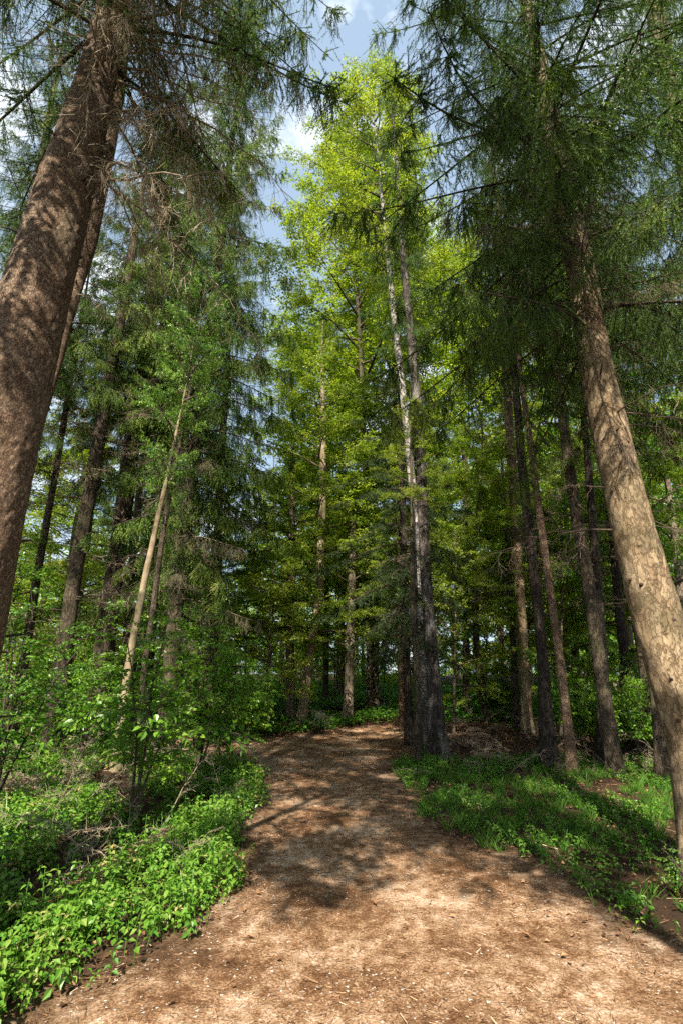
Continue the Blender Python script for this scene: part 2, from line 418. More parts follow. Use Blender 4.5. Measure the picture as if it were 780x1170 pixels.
# ------------------------------------------------------------------ spruce frond: branch with hanging twigs, +X outwards
def frond(L, seed, lod, comb=.7, mats=(0, 1), bare=.0, up=.1, colm=.42):
    r = np.random.default_rng(seed)
    b = Buf()
    s = np.linspace(0, 1, 9)
    wig = r.normal(0, .03, 2)
    def axis(s):
        return np.stack([L * s * (.98 - .05 * s), L * (wig[0] * np.sin(3 * s) + wig[1] * s), L * (up * s - .42 * s**2 + .17 * s**4)], -1)
    ax = axis(s)
    tube(b, ax, np.linspace(.012 * L**.5, .003, 9), 4, mats[1], .15)
    n_sec = int({'near': 13, 'mid': 10, 'far': 6}[lod] * L * 1.15)
    ss = np.sort(r.uniform(.1 + bare * .5, 1, n_sec)); side = np.where(np.arange(n_sec) % 2 == 0, 1., -1.)
    A = axis(ss)
    ln = (.62 * L * (1 - .62 * ss) * r.uniform(.55, 1.15, n_sec) + .10)
    fw = r.uniform(.35, .8, n_sec)
    d0 = unit(np.stack([fw, side * r.uniform(.6, 1, n_sec), -comb * r.uniform(.3, 1, n_sec) * .7], -1))
    segs = 3
    prev = A
    At, Bt, Ct = [], [], []
    ct = np.clip(r.normal(colm, .12, n_sec) + .26 * (ss - .6), 0, 1)  # sunlit tips put into the tint: outer twigs lighter
    for k in range(segs):
        dk = unit(d0 + np.array([0, 0, -comb * .75 * k]) + r.normal(0, .1, (n_sec, 3)))
        nxt = prev + dk * (ln / segs)[:, None]
        strips(b, prev, nxt, .0035 * (1 - k * .25), .0025 * (1 - k * .25), mats[1], .12)
        At.append(prev); Bt.append(nxt); Ct.append(ct)
        # tertiary twiglets
        nt_ = {'near': 3, 'mid': 3, 'far': 1}[lod]
        for q in range(nt_):
            u = r.uniform(0, 1, (n_sec, 1))
            p = prev + (nxt - prev) * u
            sg = np.where(r.random((n_sec, 1)) < .5, 1., -1.)
            lat = unit(np.cross(dk, np.array([0, 0, 1.]))) * sg
            dd = unit(dk * .8 + lat * .5 + np.array([0, 0, -comb * .75]) + r.normal(0, .15, (n_sec, 3)))
            l3 = (.10 + .22 * ln[:, None]) * r.uniform(.6, 1.2, (n_sec, 1)) * (1 - .2 * k)
            At.append(p); Bt.append(p + dd * l3); Ct.append(np.clip(ct + r.normal(.03, .07, n_sec), 0, 1))
    At = np.concatenate(At); Bt = np.concatenate(Bt); Ct = np.concatenate(Ct)
    sm = np.linspace(.35, 1, 6)
    Am = axis(sm)
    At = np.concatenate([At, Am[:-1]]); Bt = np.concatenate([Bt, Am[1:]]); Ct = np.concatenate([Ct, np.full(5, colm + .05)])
    K, nl, w = {'near': (34, .026, .0055), 'mid': (15, .042, .013), 'far': (5, .09, .028)}[lod]
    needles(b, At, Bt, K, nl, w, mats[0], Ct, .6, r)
    return b.pack()

def dead_branch(L, seed, sides=3, droop=.5, dens=1.0):
    """bare branch with drooping twiglets, +X outwards"""
    r = np.random.default_rng(seed); b = Buf()
    s = np.linspace(0, 1, 10)
    kink = np.cumsum(r.normal(0, .025, (10, 3)), 0)
    ax = np.stack([L * s, 0 * s, L * (.1 * s - droop * .55 * s**2)], -1) + kink * L * .6
    ax[0] = 0
    tube(b, ax, np.linspace(.0095 * L**.6, .002, 10), 5, 0, .3)
    n = int(9 * L * dens) + 3
    ss = np.sort(r.uniform(.2, 1, n))
    A = np.stack([np.interp(ss, s, ax[:, i]) for i in range(3)], -1)
    sg = np.where(np.arange(n) % 2 == 0, 1., -1.)
    d = unit(np.stack([r.uniform(.2, .9, n), sg * r.uniform(.3, 1, n), -droop * r.uniform(.2, 1.6, n)], -1))
    ln = L * .33 * (1.1 - .6 * ss) * r.uniform(.4, 1.3, n)
    prev = A
    for k in range(4):
        d = unit(d + np.array([0, 0, -droop * .28]) + r.normal(0, .22, (n, 3)))
        nx = prev + d * (ln / 4)[:, None]
        c = r.uniform(.3, .9, n)
        strips(b, prev, nx, .0032 - .0005 * k, .0027 - .0005 * k, 0, c)
        for q in range(2):
            dd = unit(d + r.normal(0, .75, (n, 3)) + np.array([0, 0, -droop * .5]))
            m1 = prev + (nx - prev) * r.uniform(.2, .9, (n, 1))
            m2 = m1 + dd * (ln * r.uniform(.15, .42, n))[:, None]
            strips(b, m1, m2, .0020, .0012, 0, r.uniform(.3, 1, n))
            dd2 = unit(dd + r.normal(0, .6, (n, 3)) + np.array([0, 0, -droop * .4]))
            strips(b, m2, m2 + dd2 * (ln * r.uniform(.1, .25, n))[:, None], .0014, .0008, 0, r.uniform(.3, 1, n))
        prev = nx
    return b.pack()

def spruce_crown(H, Rm, nb, lod, seed, comb=.7, prof=.75, mats=None, colm=.42, z_low=0.0, up=.1, bare=0.0):
    """crown round a straight vertical axis 0..H"""
    r = np.random.default_rng(seed)
    T = [frond(2.2, seed * 31 + i, lod, comb, colm=colm + r.normal(0, .05), up=up, bare=bare) for i in range(5)]
    b = Buf()
    for i in range(nb):
        u = (i + r.random()) / nb
        z = z_low + (H * .985 - z_low) * u
        L = Rm * ((1 - u) ** prof) * r.uniform(.6, 1.12) * (1 if u > .12 else .65 + 2.5 * u) + .25
        az = i * 2.39996 + r.normal(0, .35)
        pit = R(-24 + 50 * u) + r.normal(0, .1)
        k = L / 2.2
        Mx = rot('Z', az) @ rot('Y', -pit) @ rot('X', r.normal(0, .18)) @ np.diag([k, k * .9 + .08, k * .8 + .2])
        b.inst(T[r.integers(5)], Mx, (0, 0, z), r.normal(0, .06))
    return b

def bough(L, seed, ls, lw, mats=(0, 1), dens=1.0, droop=.15, plane=.35, shape='diamond', colm=.5):
    """leafy bough, +X outwards, twigs in a loose near-level plane"""
    r = np.random.default_rng(seed); b = Buf()
    s = np.linspace(0, 1, 7)
    ax = np.stack([L * s, L * .06 * np.sin(s * 4 + seed), L * (.08 * s - droop * s**2)], -1)
    tube(b, ax, np.linspace(.010 * L, .002, 7), 3, mats[1], .4)
    n = int(11 * L * dens) + 2
    ss = np.sort(r.uniform(.12, 1, n)); sg = np.where(np.arange(n) % 2 == 0, 1., -1.)
    A = np.stack([np.interp(ss, s, ax[:, i]) for i in range(3)], -1)
    d = unit(np.stack([r.uniform(.4, 1, n), sg * r.uniform(.5, 1, n), r.normal(0, .25, n)], -1))
    ln = L * .42 * (1.15 - .75 * ss) * r.uniform(.6, 1.2, n)
    Bp = A + d * ln[:, None] + np.array([0, 0, -1]) * (ln * droop * .8)[:, None]
    strips(b, A, Bp, .003, .0015, mats[1], .4)
    tc = r.normal(colm, .1, n)
    PP, DD, CC = [], [], []
    for i in range(n):
        m = max(3, int(ln[i] / (ls * .42)))
        u = (np.arange(m) + .6) / m
        p = A[i] + (Bp[i] - A[i]) * u[:, None]
        lat = unit(np.cross(d[i], [0, 0, 1.]))
        sg2 = np.where(np.arange(m) % 2 == 0, 1., -1.)[:, None]
        dd = d[i] * r.uniform(.3, .9, (m, 1)) + lat * sg2 * r.uniform(.5, 1, (m, 1)) + r.normal(0, .25, (m, 3)) + np.array([0, 0, -.4])
        PP.append(p + r.normal(0, ls * .25, (m, 3))); DD.append(dd); CC.append(tc[i] + r.normal(0, .12, m))
    PP = np.concatenate(PP); DD = np.concatenate(DD); CC = np.concatenate(CC)
    nn = np.array([0, 0, 1.]) + r.normal(0, plane, (len(PP), 3))
    leaves(b, PP, DD, nn, ls * r.uniform(.65, 1.2, len(PP)), lw * r.uniform(.7, 1.15, len(PP)), mats[0], CC, shape, droop=.08)
    return b.pack()

def broad_crown(H, Rm, nl, nbough, seed, ls=.10, lw=.065, upang=(15, 60), prof='oval', droop=.15, plane=.85, Lb=1.5, colm=.5, dens=1.0):
    r = np.random.default_rng(seed)
    T = [bough(Lb, seed * 17 + i, ls, lw, droop=droop, plane=plane, colm=colm + r.normal(0, .04), dens=dens) for i in range(5)]
    b = Buf()
    for i in range(nl):
        u = (i + r.random()) / nl
        z = H * .94 * u
        pr = {'oval': math.sin(math.pi * (.12 + .83 * u)) ** .7, 'cone': (1 - u) ** .7 * .95 + .08, 'top': .35 + .65 * math.sin(math.pi * (.05 + .9 * u))}[prof]
        L = Rm * pr * r.uniform(.65, 1.1)
        az = i * 2.39996 + r.normal(0, .4)
        e = R(upang[0] + (upang[1] - upang[0]) * u) + r.normal(0, .12)
        s = np.linspace(0, 1, 6)
        hd = np.array([math.cos(az), math.sin(az), 0]); 
        P = np.array([0, 0, z]) + hd * (L * s * math.cos(e))[:, None] + np.array([0, 0, 1]) * (L * (math.sin(e) * s - .22 * s**2))[:, None]
        P = P + np.cumsum(r.normal(0, .03 * L, (6, 3)), 0) * (s[:, None])
        tube(b, P, np.linspace(.02 * L**.7 + .006, .004, 6), 4, 1, .3)
        for q in range(nbough):
            t = .22 + .78 * (q + r.random()) / nbough
            p = np.array([np.interp(t, s, P[:, k]) for k in range(3)])
            a2 = az + (1 if q % 2 else -1) * r.uniform(.2, 1.2) * (1.15 - t)
            k = (.45 + .55 * (1 - .5 * t)) * r.uniform(.7, 1.15) * min(1.1, .45 + L / 3)
            Mx = rot('Z', a2) @ rot('Y', -R(r.normal(8 + 14 * u, 12))) @ rot('X', r.normal(0, .22)) @ np.diag([k, k, k])
            # keep leaf size: only the bough layout is scaled
            b.inst(T[r.integers(5)], Mx, p, r.normal(0, .07))
    return b

# ------------------------------------------------------------------ crown library (meshes shared by all copies)
NM = [M['needle'], M['twig']]
LIB = {}
def lib(key, H, buf, mats):
    LIB[key] = (buf.mesh(key, mats), H)
lib('spruce_crown_a', 14, spruce_crown(14, 3.0, 130, 'near', 3, comb=1.15), NM)
lib('spruce_crown_b', 14, spruce_crown(14, 3.0, 170, 'near', 4, comb=1.25, colm=.45), NM)
lib('spruce_crown_c', 16, spruce_crown(16, 2.9, 190, 'mid', 5, comb=1.15, colm=.45), NM)
lib('spruce_crown_d', 16, spruce_crown(16, 2.5, 120, 'mid', 6, comb=.85, colm=.48, prof=.6), NM)
lib('spruce_crown_tall', 24, spruce_crown(24, 3.0, 300, 'mid', 9, comb=1.15, colm=.46, prof=.5), NM)
lib('spruce_crown_thin', 16, spruce_crown(16, 2.4, 70, 'mid', 8, comb=.85, colm=.46, prof=.6), NM)
M['needle_dark'] = mat_leaf('dark_spruce_needles', [(0, (.012, .026, .008)), (.45, (.030, .058, .014)), (.8, (.075, .11, .026)), (1, (.17, .19, .07))], trans=.2, rough=.5, spec=.3)
lib('young_spruce_crown', 8, spruce_crown(8, 2.1, 64, 'mid', 7, comb=.6, colm=.42, up=-.05, prof=.6), [M['needle_dark'], M['twig']])
BM = [M['beech'], M['twig']]; LM = [M['lime'], M['twig']]
lib('beech_crown', 13, broad_crown(13, 3.6, 26, 7, 21, ls=.13, lw=.092, dens=1.0), BM)
lib('beech_crown_low', 10, broad_crown(10, 3.3, 24, 7, 22, ls=.125, lw=.088, prof='cone', upang=(5, 55), dens=1.0), LM)
lib('lime_crown', 15, broad_crown(15, 3.9, 44, 7, 23, ls=.125, lw=.09, prof='cone', upang=(10, 60), dens=1.0), LM)
lib('dense_beech_crown', 8, broad_crown(8, 3.5, 26, 8, 31, ls=.13, lw=.092), BM)
lib('tall_birch_crown', 22, broad_crown(22, 3.3, 62, 8, 34, ls=.095, lw=.074, prof='oval', upang=(20, 60), droop=.35, plane=.9), LM)
lib('sapling_crown', 5, broad_crown(5, 2.0, 20, 5, 26, ls=.10, lw=.068, prof='oval', upang=(10, 55), Lb=1.3), BM)
lib('sapling_lime_crown', 5, broad_crown(5, 2.0, 18, 5, 27, ls=.11, lw=.075, prof='oval', upang=(10, 55), Lb=1.3), LM)
lib('birch_crown', 13, broad_crown(13, 3.3, 36, 8, 24, ls=.09, lw=.07, prof='oval', upang=(35, 65), droop=.4, plane=.8), LM)

DEADLIB = [dead_branch(2.0, 100 + i, droop=.95, dens=1.15).mesh('dead_branch', [M['dead']]) for i in range(5)]
DEADMIX = [dead_branch(1.6, 160 + i, droop=.45, dens=.6).mesh('dead_branch', [M['twig']]) for i in range(4)]
DEADSTIFF = [dead_branch(1.4, 140 + i, droop=.12, dens=.6).mesh('dead_branch', [M['twig']]) for i in range(4)]

# ------------------------------------------------------------------ trees
def resample(P, rad, step):
    s = np.concatenate([[0], np.cumsum(np.linalg.norm(np.diff(P, axis=0), axis=1))])
    n = max(4, int(s[-1] / step))
    t = np.linspace(0, s[-1], n)
    # smooth with a small window
    Q = np.stack([np.interp(t, s, P[:, i]) for i in range(3)], -1); rr = np.interp(t, s, rad)
    for _ in range(6):
        Q[1:-1] = (Q[:-2] + 2 * Q[1:-1] + Q[2:]) / 4; rr[1:-1] = (rr[:-2] + 2 * rr[1:-1] + rr[2:]) / 4
    return Q, rr

TREES = {}
def tree(name, label, pix, Y, H, bark, crown=None, zc=None, cx=1.0, crot=None, sides=14, step=.25, amp=.05, flare=.75, cat='tree', group=None, dead=0,
         dead_z=(1.5, 6), stubs=0, deadlen=(.5, 1.0), dead_lib=None, trunk_step=None, seed=None, dead_az=None, straighten=.5, rough=None):
    """pix: (px, py, width_px) points up the trunk as seen from the camera, all at depth Y; continued to the ground and to height H"""
    sd = seed if seed is not None else int(abs(pix[0][0]) * 7 + pix[0][1]) % 9973
    r = np.random.default_rng(sd)
    P, W = [], []
    for x, y, w in pix:
        p, t = at(x, y, Y)
        P.append(p); W.append(w * t / F / 2)
    P = np.array(P); W = np.array(W)
    o = np.argsort(P[:, 2]); P = P[o]; W = W[o]
    # to the ground
    d = P[0] - P[1]; d = d / max(abs(d[2]), 1e-6)
    g = hz(P[0][0], Y)
    if P[0][2] > g + .05:
        base = P[0] + d * (P[0][2] - g) * .8; base[2] = hz(base[0], Y)
        rb = W[0] * (1 + .035 * (P[0][2] - g))
        P = np.vstack([base, P]); W = np.concatenate([[rb], W])
    else:
        P[0][2] = g
    base = P[0].copy()
    # to the top
    d = unit(P[-1] - P[-2]); zt = P[-1][2]; pt = P[-1]; wt = W[-1]
    nn = 6
    for k in range(1, nn + 1):
        dd = unit(d * (1 - straighten * k / nn) + np.array([0, 0, 1]) * straighten * k / nn)
        pt = pt + dd / dd[2] * (H - zt) / nn
        wt2 = max(.012, wt * (1 - .93 * k / nn))
        P = np.vstack([P, pt]); W = np.concatenate([W, [wt2]])
    root = link(name, None); root.location = base
    tag(root, label, cat, group)
    Q, rr = resample(P - base, W, trunk_step or step)
    Q = np.vstack([Q[0] + np.array([0, 0, -.15]), Q]); rr = np.concatenate([[rr[0] * 1.05], rr])
    if len(Q) > 8:
        Q[1:, :2] += ((n2(Q[1:, 2], Q[1:, 2] * 0 + sd, 2.5, sd % 77)[:, None] - .5) * .10 * np.minimum(1, Q[1:, 2:3] / 3)) * np.array([[1, .6]])
    b = Buf()
    tube(b, Q, rr, sides, 0, .5, amp, sd, flare, .22 + W[0], rough=rough)
    mats = [M[bark]]
    def onaxis(z):
        return np.array([np.interp(z, Q[:, 2], Q[:, i]) for i in range(3)]), np.interp(z, Q[:, 2], rr)
    if stubs:
        mats.append(M['twig'])
        for i in range(stubs):
            z = r.uniform(.5, min(8, H * .5)); c, ra = onaxis(z); a = r.uniform(0, 6.28)
            dv = np.array([math.cos(a), math.sin(a), r.uniform(-.2, .35)])
            l = r.uniform(.008, .04) if r.random() < .6 else r.uniform(.06, .25)
            q = np.array([c + dv * ra * .8, c + dv * (ra + .006), c + dv * (ra + l)])
            k = r.uniform(.008, .018) if l < .045 else r.uniform(.006, .012)
            tube(b, q, [k * 1.9, k * 1.15, k * .55], 6, 1, r.uniform(.0, .3), close=True)
    tr = link('trunk', b.mesh('trunk', mats), root)
    if crown:
        me, ch = LIB[crown]
        zc_ = zc if zc is not None else H * .45
        p0, _ = onaxis(zc_); p1, _ = onaxis(H)
        ax = Vector(p1 - p0)
        c = link('crown', me, root)
        c.location = p0
        q = Vector((0, 0, 1)).rotation_difference(ax.normalized()).to_matrix() @ Matrix.Rotation(crot if crot is not None else r.uniform(0, 6.28), 3, 'Z')
        c.rotation_euler = q.to_euler()
        c.scale = (cx, cx, ax.length / ch)
    dl = dead_lib or DEADSTIFF
    for i in range(dead):
        z = r.uniform(*dead_z); c, ra = onaxis(z)
        a = r.uniform(*dead_az) if dead_az else r.uniform(0, 6.28)
        o = link('branch', dl[r.integers(len(dl))], root)
        o.location = c
        k = r.uniform(*deadlen)
        o.rotation_euler = (r.normal(0, .3), r.normal(.1, .15), a); o.scale = (k, k, k)
    TREES[name + str(len(TREES))] = (root, Q, rr)
    return root, onaxis

SHADED = 'bark_shaded'
RED, TAN, DARK, POLE, BIRCH, GREY = 'bark_red', 'bark_tan', 'bark_dark', 'bark_pole', 'bark_birch', 'bark_grey'

# --- the two big spruces framing the path
bigL, axL = tree('spruce_tree', 'massive spruce with scaly reddish brown trunk and bare drooping twigs, left of the path',
     [(-54, 720, 106), (4, 480, 88), (39, 340, 66), (75, 210, 57), (110, 100, 40), (134, 0, 31)], 3.3, 23, RED, 'spruce_crown_a', 7.6, 1.2, crot=.4,
     sides=150, step=.02, amp=.035, flare=.6, rough=[(45, .0045), (17, .003)], stubs=50, dead=36, dead_z=(5.8, 9.2), deadlen=(.5, 1.2), dead_lib=DEADLIB, dead_az=(-1.0, 1.3), straighten=.25)
bigR, axR = tree('spruce_tree', 'tall spruce with smooth tan knotty trunk leaning over the right edge of the path',
     [(812, 1000, 60), (794, 850, 56), (760, 740, 52), (722, 600, 44), (683, 440, 35), (665, 330, 30), (648, 240, 25), (627, 130, 18), (610, 50, 15)], 4.55, 19, TAN,
     'spruce_crown_b', 5.2, 1.15, crot=2.0, sides=90, step=.03, amp=.03, flare=.55, rough=[(40, .003), (14, .005), (4, .008)], stubs=60, dead=26, dead_z=(2.8, 7.5), deadlen=(.4, 1.1), dead_lib=DEADMIX, straighten=.15)

# --- left group
tree('thin_spruce', 'thin rough stem rising tight beside the massive left spruce trunk',
     [(40, 500, 13), (66, 400, 14), (83, 340, 14), (101, 280, 14), (119, 205, 14), (128, 165, 12), (143, 60, 10)], 4.2, 12, RED, None, sides=20, step=.08, amp=.08, stubs=40, dead=6, dead_z=(5, 9), deadlen=(.4, .8), dead_lib=DEADLIB)
tree('spruce_tree', 'dark slanting spruce with many dead side twigs, first trunk right of the massive left one',
     [(62, 832, 20), (85, 660, 15), (110, 520, 14), (130, 400, 12), (150, 290, 9)], 10.5, 19, DARK, 'spruce_crown_d', 8, .8, dead=40, dead_z=(2.2, 9), deadlen=(.8, 1.8))
tree('spruce_tree', 'thick grey brown spruce trunk standing behind the leafy shrub on the left',
     [(112, 815, 24), (130, 650, 20), (150, 520, 18), (160, 430, 15), (180, 300, 11)], 12.5, 24, DARK, 'spruce_crown_c', 8.5, .95, dead=40, dead_z=(2.5, 10), deadlen=(.8, 2.0))
tree('slender_tree', 'slender pale tan pole tree slanting up out of the herbs left of the path',
     [(131, 886, 11), (150, 740, 8.5), (168, 655, 7.5), (186, 575, 5)], 8.8, 8.6, POLE, 'sapling_crown', 4.8, .4, dead=12, dead_z=(2, 6), deadlen=(.3, .8), flare=.5)
tree('slender_tree', 'second slender pole beside the pale tan one, darker and partly hidden by twigs',
     [(156, 872, 9), (165, 760, 7), (186, 620, 6), (204, 520, 4.5)], 9.6, 11, DARK, 'sapling_crown', 7, .4, dead=10, dead_z=(3, 8), deadlen=(.4, .9), flare=.35)
SPI = tree('spruce_tree', 'tall dark spruce with a dense drooping crown left of the sky gap',
     [(192, 810, 19), (206, 640, 16), (222, 530, 14), (238, 400, 12), (252, 280, 9)], 11.5, 30, DARK, 'spruce_crown_tall', 4.0, 1.05, crot=1.0, dead=10, dead_z=(2, 6))
tree('spruce_tree', 'second dark drooping spruce set close behind the dense one by the sky gap',
     [(240, 800, 12), (248, 640, 10), (255, 500, 8)], 16.0, 26, DARK, 'spruce_crown_d', 5, .85, dead=8, dead_z=(2, 6))
tree('thin_spruce', 'thin dark stem between the thick grey brown trunk and the slanting pole trees',
     [(140, 800, 9), (150, 650, 8), (163, 540, 7)], 15, 17, DARK, 'spruce_crown_d', 8, .5, dead=12, dead_z=(3, 9))
tree('thin_spruce', 'thin dark stem seen just beside the lower part of the massive left trunk',
     [(22, 800, 10), (40, 680, 9), (60, 560, 7), (80, 440, 6)], 11, 14, DARK, 'spruce_crown_d', 8, .5, dead=16, dead_z=(2, 9), deadlen=(.6, 1.2))

# --- centre pair and young spruce
tree('birch_tree', 'dark trunked birch with cracked white marks at its foot, beside the path bend',
     [(501, 866, 20), (494, 760, 14), (487, 660, 12), (479, 500, 11), (470, 400, 10)], 10.6, 22, 'bark_birch_dark', 'spruce_crown_thin', 10, .75, dead=12, dead_z=(3, 9), sides=20)
tree('birch_tree', 'pale barked birch lit by the sun, directly behind the dark trunk at the bend',
     [(486, 835, 10), (482, 760, 9), (475, 600, 9), (464, 480, 8), (452, 380, 7)], 11.8, 23, BIRCH, 'birch_crown', 13, .8, sides=20)
tree('young_spruce', 'young spruce with a thin black stem and layered dark fronds at the path bend',
     [(466, 812, 9), (463, 700, 9), (461, 600, 8), (457, 480, 6), (455, 425, 3)], 12.6, 10.2, SHADED, 'young_spruce_crown', 2.4, 1.35, sides=10)
tree('thin_pole', 'thin grey pole in front of the birch pair at the path bend',
     [(476, 874, 9), (477, 790, 8), (470, 680, 6), (470, 560, 4)], 10.0, 8, DARK, 'beech_crown_low', 5, .25, sides=10, flare=.2)

# --- right group
tree('spruce_tree', 'blackish upright trunk right of the leaf covered mound, thickest of the shaded grove',
     [(626, 872, 18), (618, 740, 11.5), (605, 620, 11), (597, 540, 10), (588, 440, 8)], 9.6, 21, SHADED, 'spruce_crown_thin', 8.5, .8, dead=16, dead_z=(3, 8))
tree('thin_spruce', 'slim reddish brown trunk leaning left just right of the blackish upright one',
     [(654, 882, 12), (640, 760, 9), (625, 660, 9), (612, 560, 8), (600, 470, 6)], 9.3, 17, RED, 'spruce_crown_thin', 9, .5, dead=12, dead_z=(3, 8))
tree('spruce_tree', 'dark slanting trunk with sunlit brown foot, left of the tan knotty spruce',
     [(702, 878, 18), (686, 770, 14), (668, 650, 14), (652, 550, 12), (640, 460, 10)], 9.0, 20, DARK, 'spruce_crown_c', 9, .7, dead=14, dead_z=(3, 8))
tree('spruce_tree', 'black trunk close behind the slanting one with the sunlit foot',
     [(690, 866, 17), (689, 760, 10), (680, 640, 10), (672, 540, 8)], 9.9, 20, SHADED, 'spruce_crown_thin', 8, .6, dead=10, dead_z=(3, 8))
tree('thin_spruce', 'narrow dark trunk deep in the grove, half way between slanting and tan spruces',
     [(726, 850, 11), (712, 740, 10), (702, 640, 9), (694, 540, 7)], 11.5, 18, SHADED, 'spruce_crown_thin', 8.5, .8, dead=10, dead_z=(3, 8))
tree('thin_spruce', 'dark trunk peeking out just left of the foot of the tan knotty spruce',
     [(757, 890, 15), (748, 780, 12), (737, 680, 10)], 8.4, 16, DARK, 'spruce_crown_d', 5.5, .75, dead=10, dead_z=(2.5, 6))
tree('spruce_tree', 'tan trunked spruce high in the upper right corner, bare stem between dark sprays',
     [(905, 800, 30), (830, 400, 25), (786, 200, 21), (757, 60, 17), (745, 0, 15)], 6.6, 20, TAN, 'spruce_crown_b', 6, .95, crot=.3, sides=24, step=.12, dead=12, dead_z=(4, 9), deadlen=(.5, 1.1), dead_lib=DEADLIB, stubs=20)
tree('thin_spruce', 'slim trunk with a sunlit patch high up in the middle of the right canopy',
     [(600, 800, 12), (592, 640, 11), (584, 520, 10), (577, 430, 9), (570, 340, 7)], 13, 21, TAN, 'spruce_crown_thin', 9.5, .8, dead=10, dead_z=(3, 9))

# --- trees round the far side of the bend
tree('lime_tree', 'bright yellow green tree on a pale leaning stem beyond the path bend',
     [(346, 812, 11), (356, 740, 10), (366, 680, 9.5), (369, 560, 8), (369, 440, 5)], 17.0, 16, POLE, 'lime_crown', 2.6, .9, crot=.5)
tree('birch_tree', 'tall light green birch reaching up into the sky gap',
     [(422, 800, 7), (420, 640, 6.5), (415, 480, 5.5), (408, 330, 4)], 20.5, 33, DARK, 'tall_birch_crown', 5.5, 1.6, crot=2)
tree('beech_tree', 'dark straight trunk just left of the pale leaning stem beyond the bend',
     [(333, 810, 11), (332, 720, 10), (333, 620, 9), (334, 500, 6)], 17.6, 10, GREY, 'lime_crown', 2.5, .6)
tree('beech_tree', 'straight brown trunk right of the pale leaning stem beyond the bend',
     [(398, 800, 11), (402, 690, 9), (403, 600, 7)], 17.5, 9, GREY, 'beech_crown_low', 2.0, .7)
tree('beech_tree', 'short dark double looking trunk on the green bank left of the birch pair',
     [(426, 796, 12), (428, 700, 10), (429, 620, 8)], 21, 11, DARK, 'beech_crown_low', 2.5, .75)
tree('thin_pole', 'short sunlit reddish pole on the green bank just left of the birch pair',
     [(459, 812, 8), (457, 740, 7), (456, 690, 5)], 16.4, 7.5, RED, 'beech_crown_low', 3, .4, sides=10, flare=.2)
tree('beech_tree', 'leafy tree with crooked dark stem right of the birch pair',
     [(554, 822, 9), (549, 775, 7), (541, 735, 7), (545, 690, 6), (540, 640, 5), (546, 580, 4)], 15.5, 10.5, DARK, 'beech_crown_low', 3, .75)
tree('beech_tree', 'leafy tree with thin dark stem standing right behind the mound',
     [(532, 806, 8), (532, 720, 7), (531, 600, 5)], 18.5, 12, DARK, 'beech_crown_low', 3.5, .75)
tree('beech_tree', 'gnarled stem with peeling bark between mound and blackish upright trunk',
     [(592, 838, 10), (586, 790, 7), (588, 740, 7), (580, 690, 6), (583, 640, 5), (579, 600, 4)], 13.5, 8.5, DARK, 'beech_crown_low', 3, .6)
tree('beech_tree', 'leafy tree behind the slim reddish brown trunk of the grove',
     [(660, 806, 9), (655, 720, 8), (650, 640, 6)], 17, 11, DARK, 'beech_crown_low', 2.5, .8)
tree('beech_tree', 'leafy tree far behind the grove, beside the narrow dark trunk',
     [(725, 800, 10), (715, 700, 9), (708, 620, 7)], 16, 11, GREY, 'beech_crown_low', 2.5, .85)
tree('beech_tree', 'leafy tree behind the tan knotty spruce at the right edge',
     [(800, 830, 12), (780, 700, 10), (768, 600, 8)], 12.5, 10, GREY, 'beech_crown_low', 2.2, .8)
tree('lime_tree', 'light green tree seen through the gap between massive left trunk and slanting spruce',
     [(60, 790, 9), (75, 690, 8), (88, 600, 6)], 20, 13, GREY, 'lime_crown', 3, .8)
tree('beech_tree', 'low crowned green tree behind the thick grey brown trunk',
     [(165, 790, 9), (172, 690, 8), (178, 620, 6)], 22, 11, GREY, 'beech_crown_low', 2.5, .8)
tree('beech_tree', 'low crowned green tree behind the drooping spruces on the left',
     [(235, 795, 10), (240, 700, 8), (244, 640, 6)], 19, 11, POLE, 'lime_crown', 2.6, .75)
tree('lime_tree', 'light green tree at the far left edge behind the undergrowth',
     [(-40, 800, 10), (-15, 690, 9), (5, 600, 7)], 15, 15, GREY, 'lime_crown', 4, .85)
tree('spruce_tree', 'green spruce with pale sunlit boughs in the upper left corner behind the massive trunk',
     [(-70, 780, 20), (-10, 520, 17), (20, 380, 14), (45, 200, 10)], 9.0, 20, DARK, 'spruce_crown_b', 6.5, .9, dead=8, dead_z=(4, 8), deadlen=(.6, 1.3))

tree('lime_tree', 'tall bright tree rising behind the dark trunk and young spruce at the bend',
     [(462, 800, 7), (458, 640, 6), (452, 480, 5)], 22.5, 30, DARK, 'tall_birch_crown', 5, 1.5, crot=2.6)
tree('lime_tree', 'bright broad tree filling the space left of the tall light birch',
     [(372, 800, 7), (374, 640, 6), (376, 480, 5)], 24.0, 25, DARK, 'tall_birch_crown', 4, 1.5, crot=4.1)
tree('lime_tree', 'tall light tree showing between mound and canopy right of the dark birch trunk',
     [(548, 800, 7), (538, 640, 6), (528, 480, 5)], 24.5, 29, DARK, 'tall_birch_crown', 4, 1.6, crot=1.3)
tree('spruce_tree', 'drooping dark spruce between the slanting trunk and the upper right corner',
     [(742, 800, 14), (716, 640, 12), (696, 500, 10)], 10.6, 21, DARK, 'spruce_crown_c', 8.5, .8, dead=8, dead_z=(3, 6))

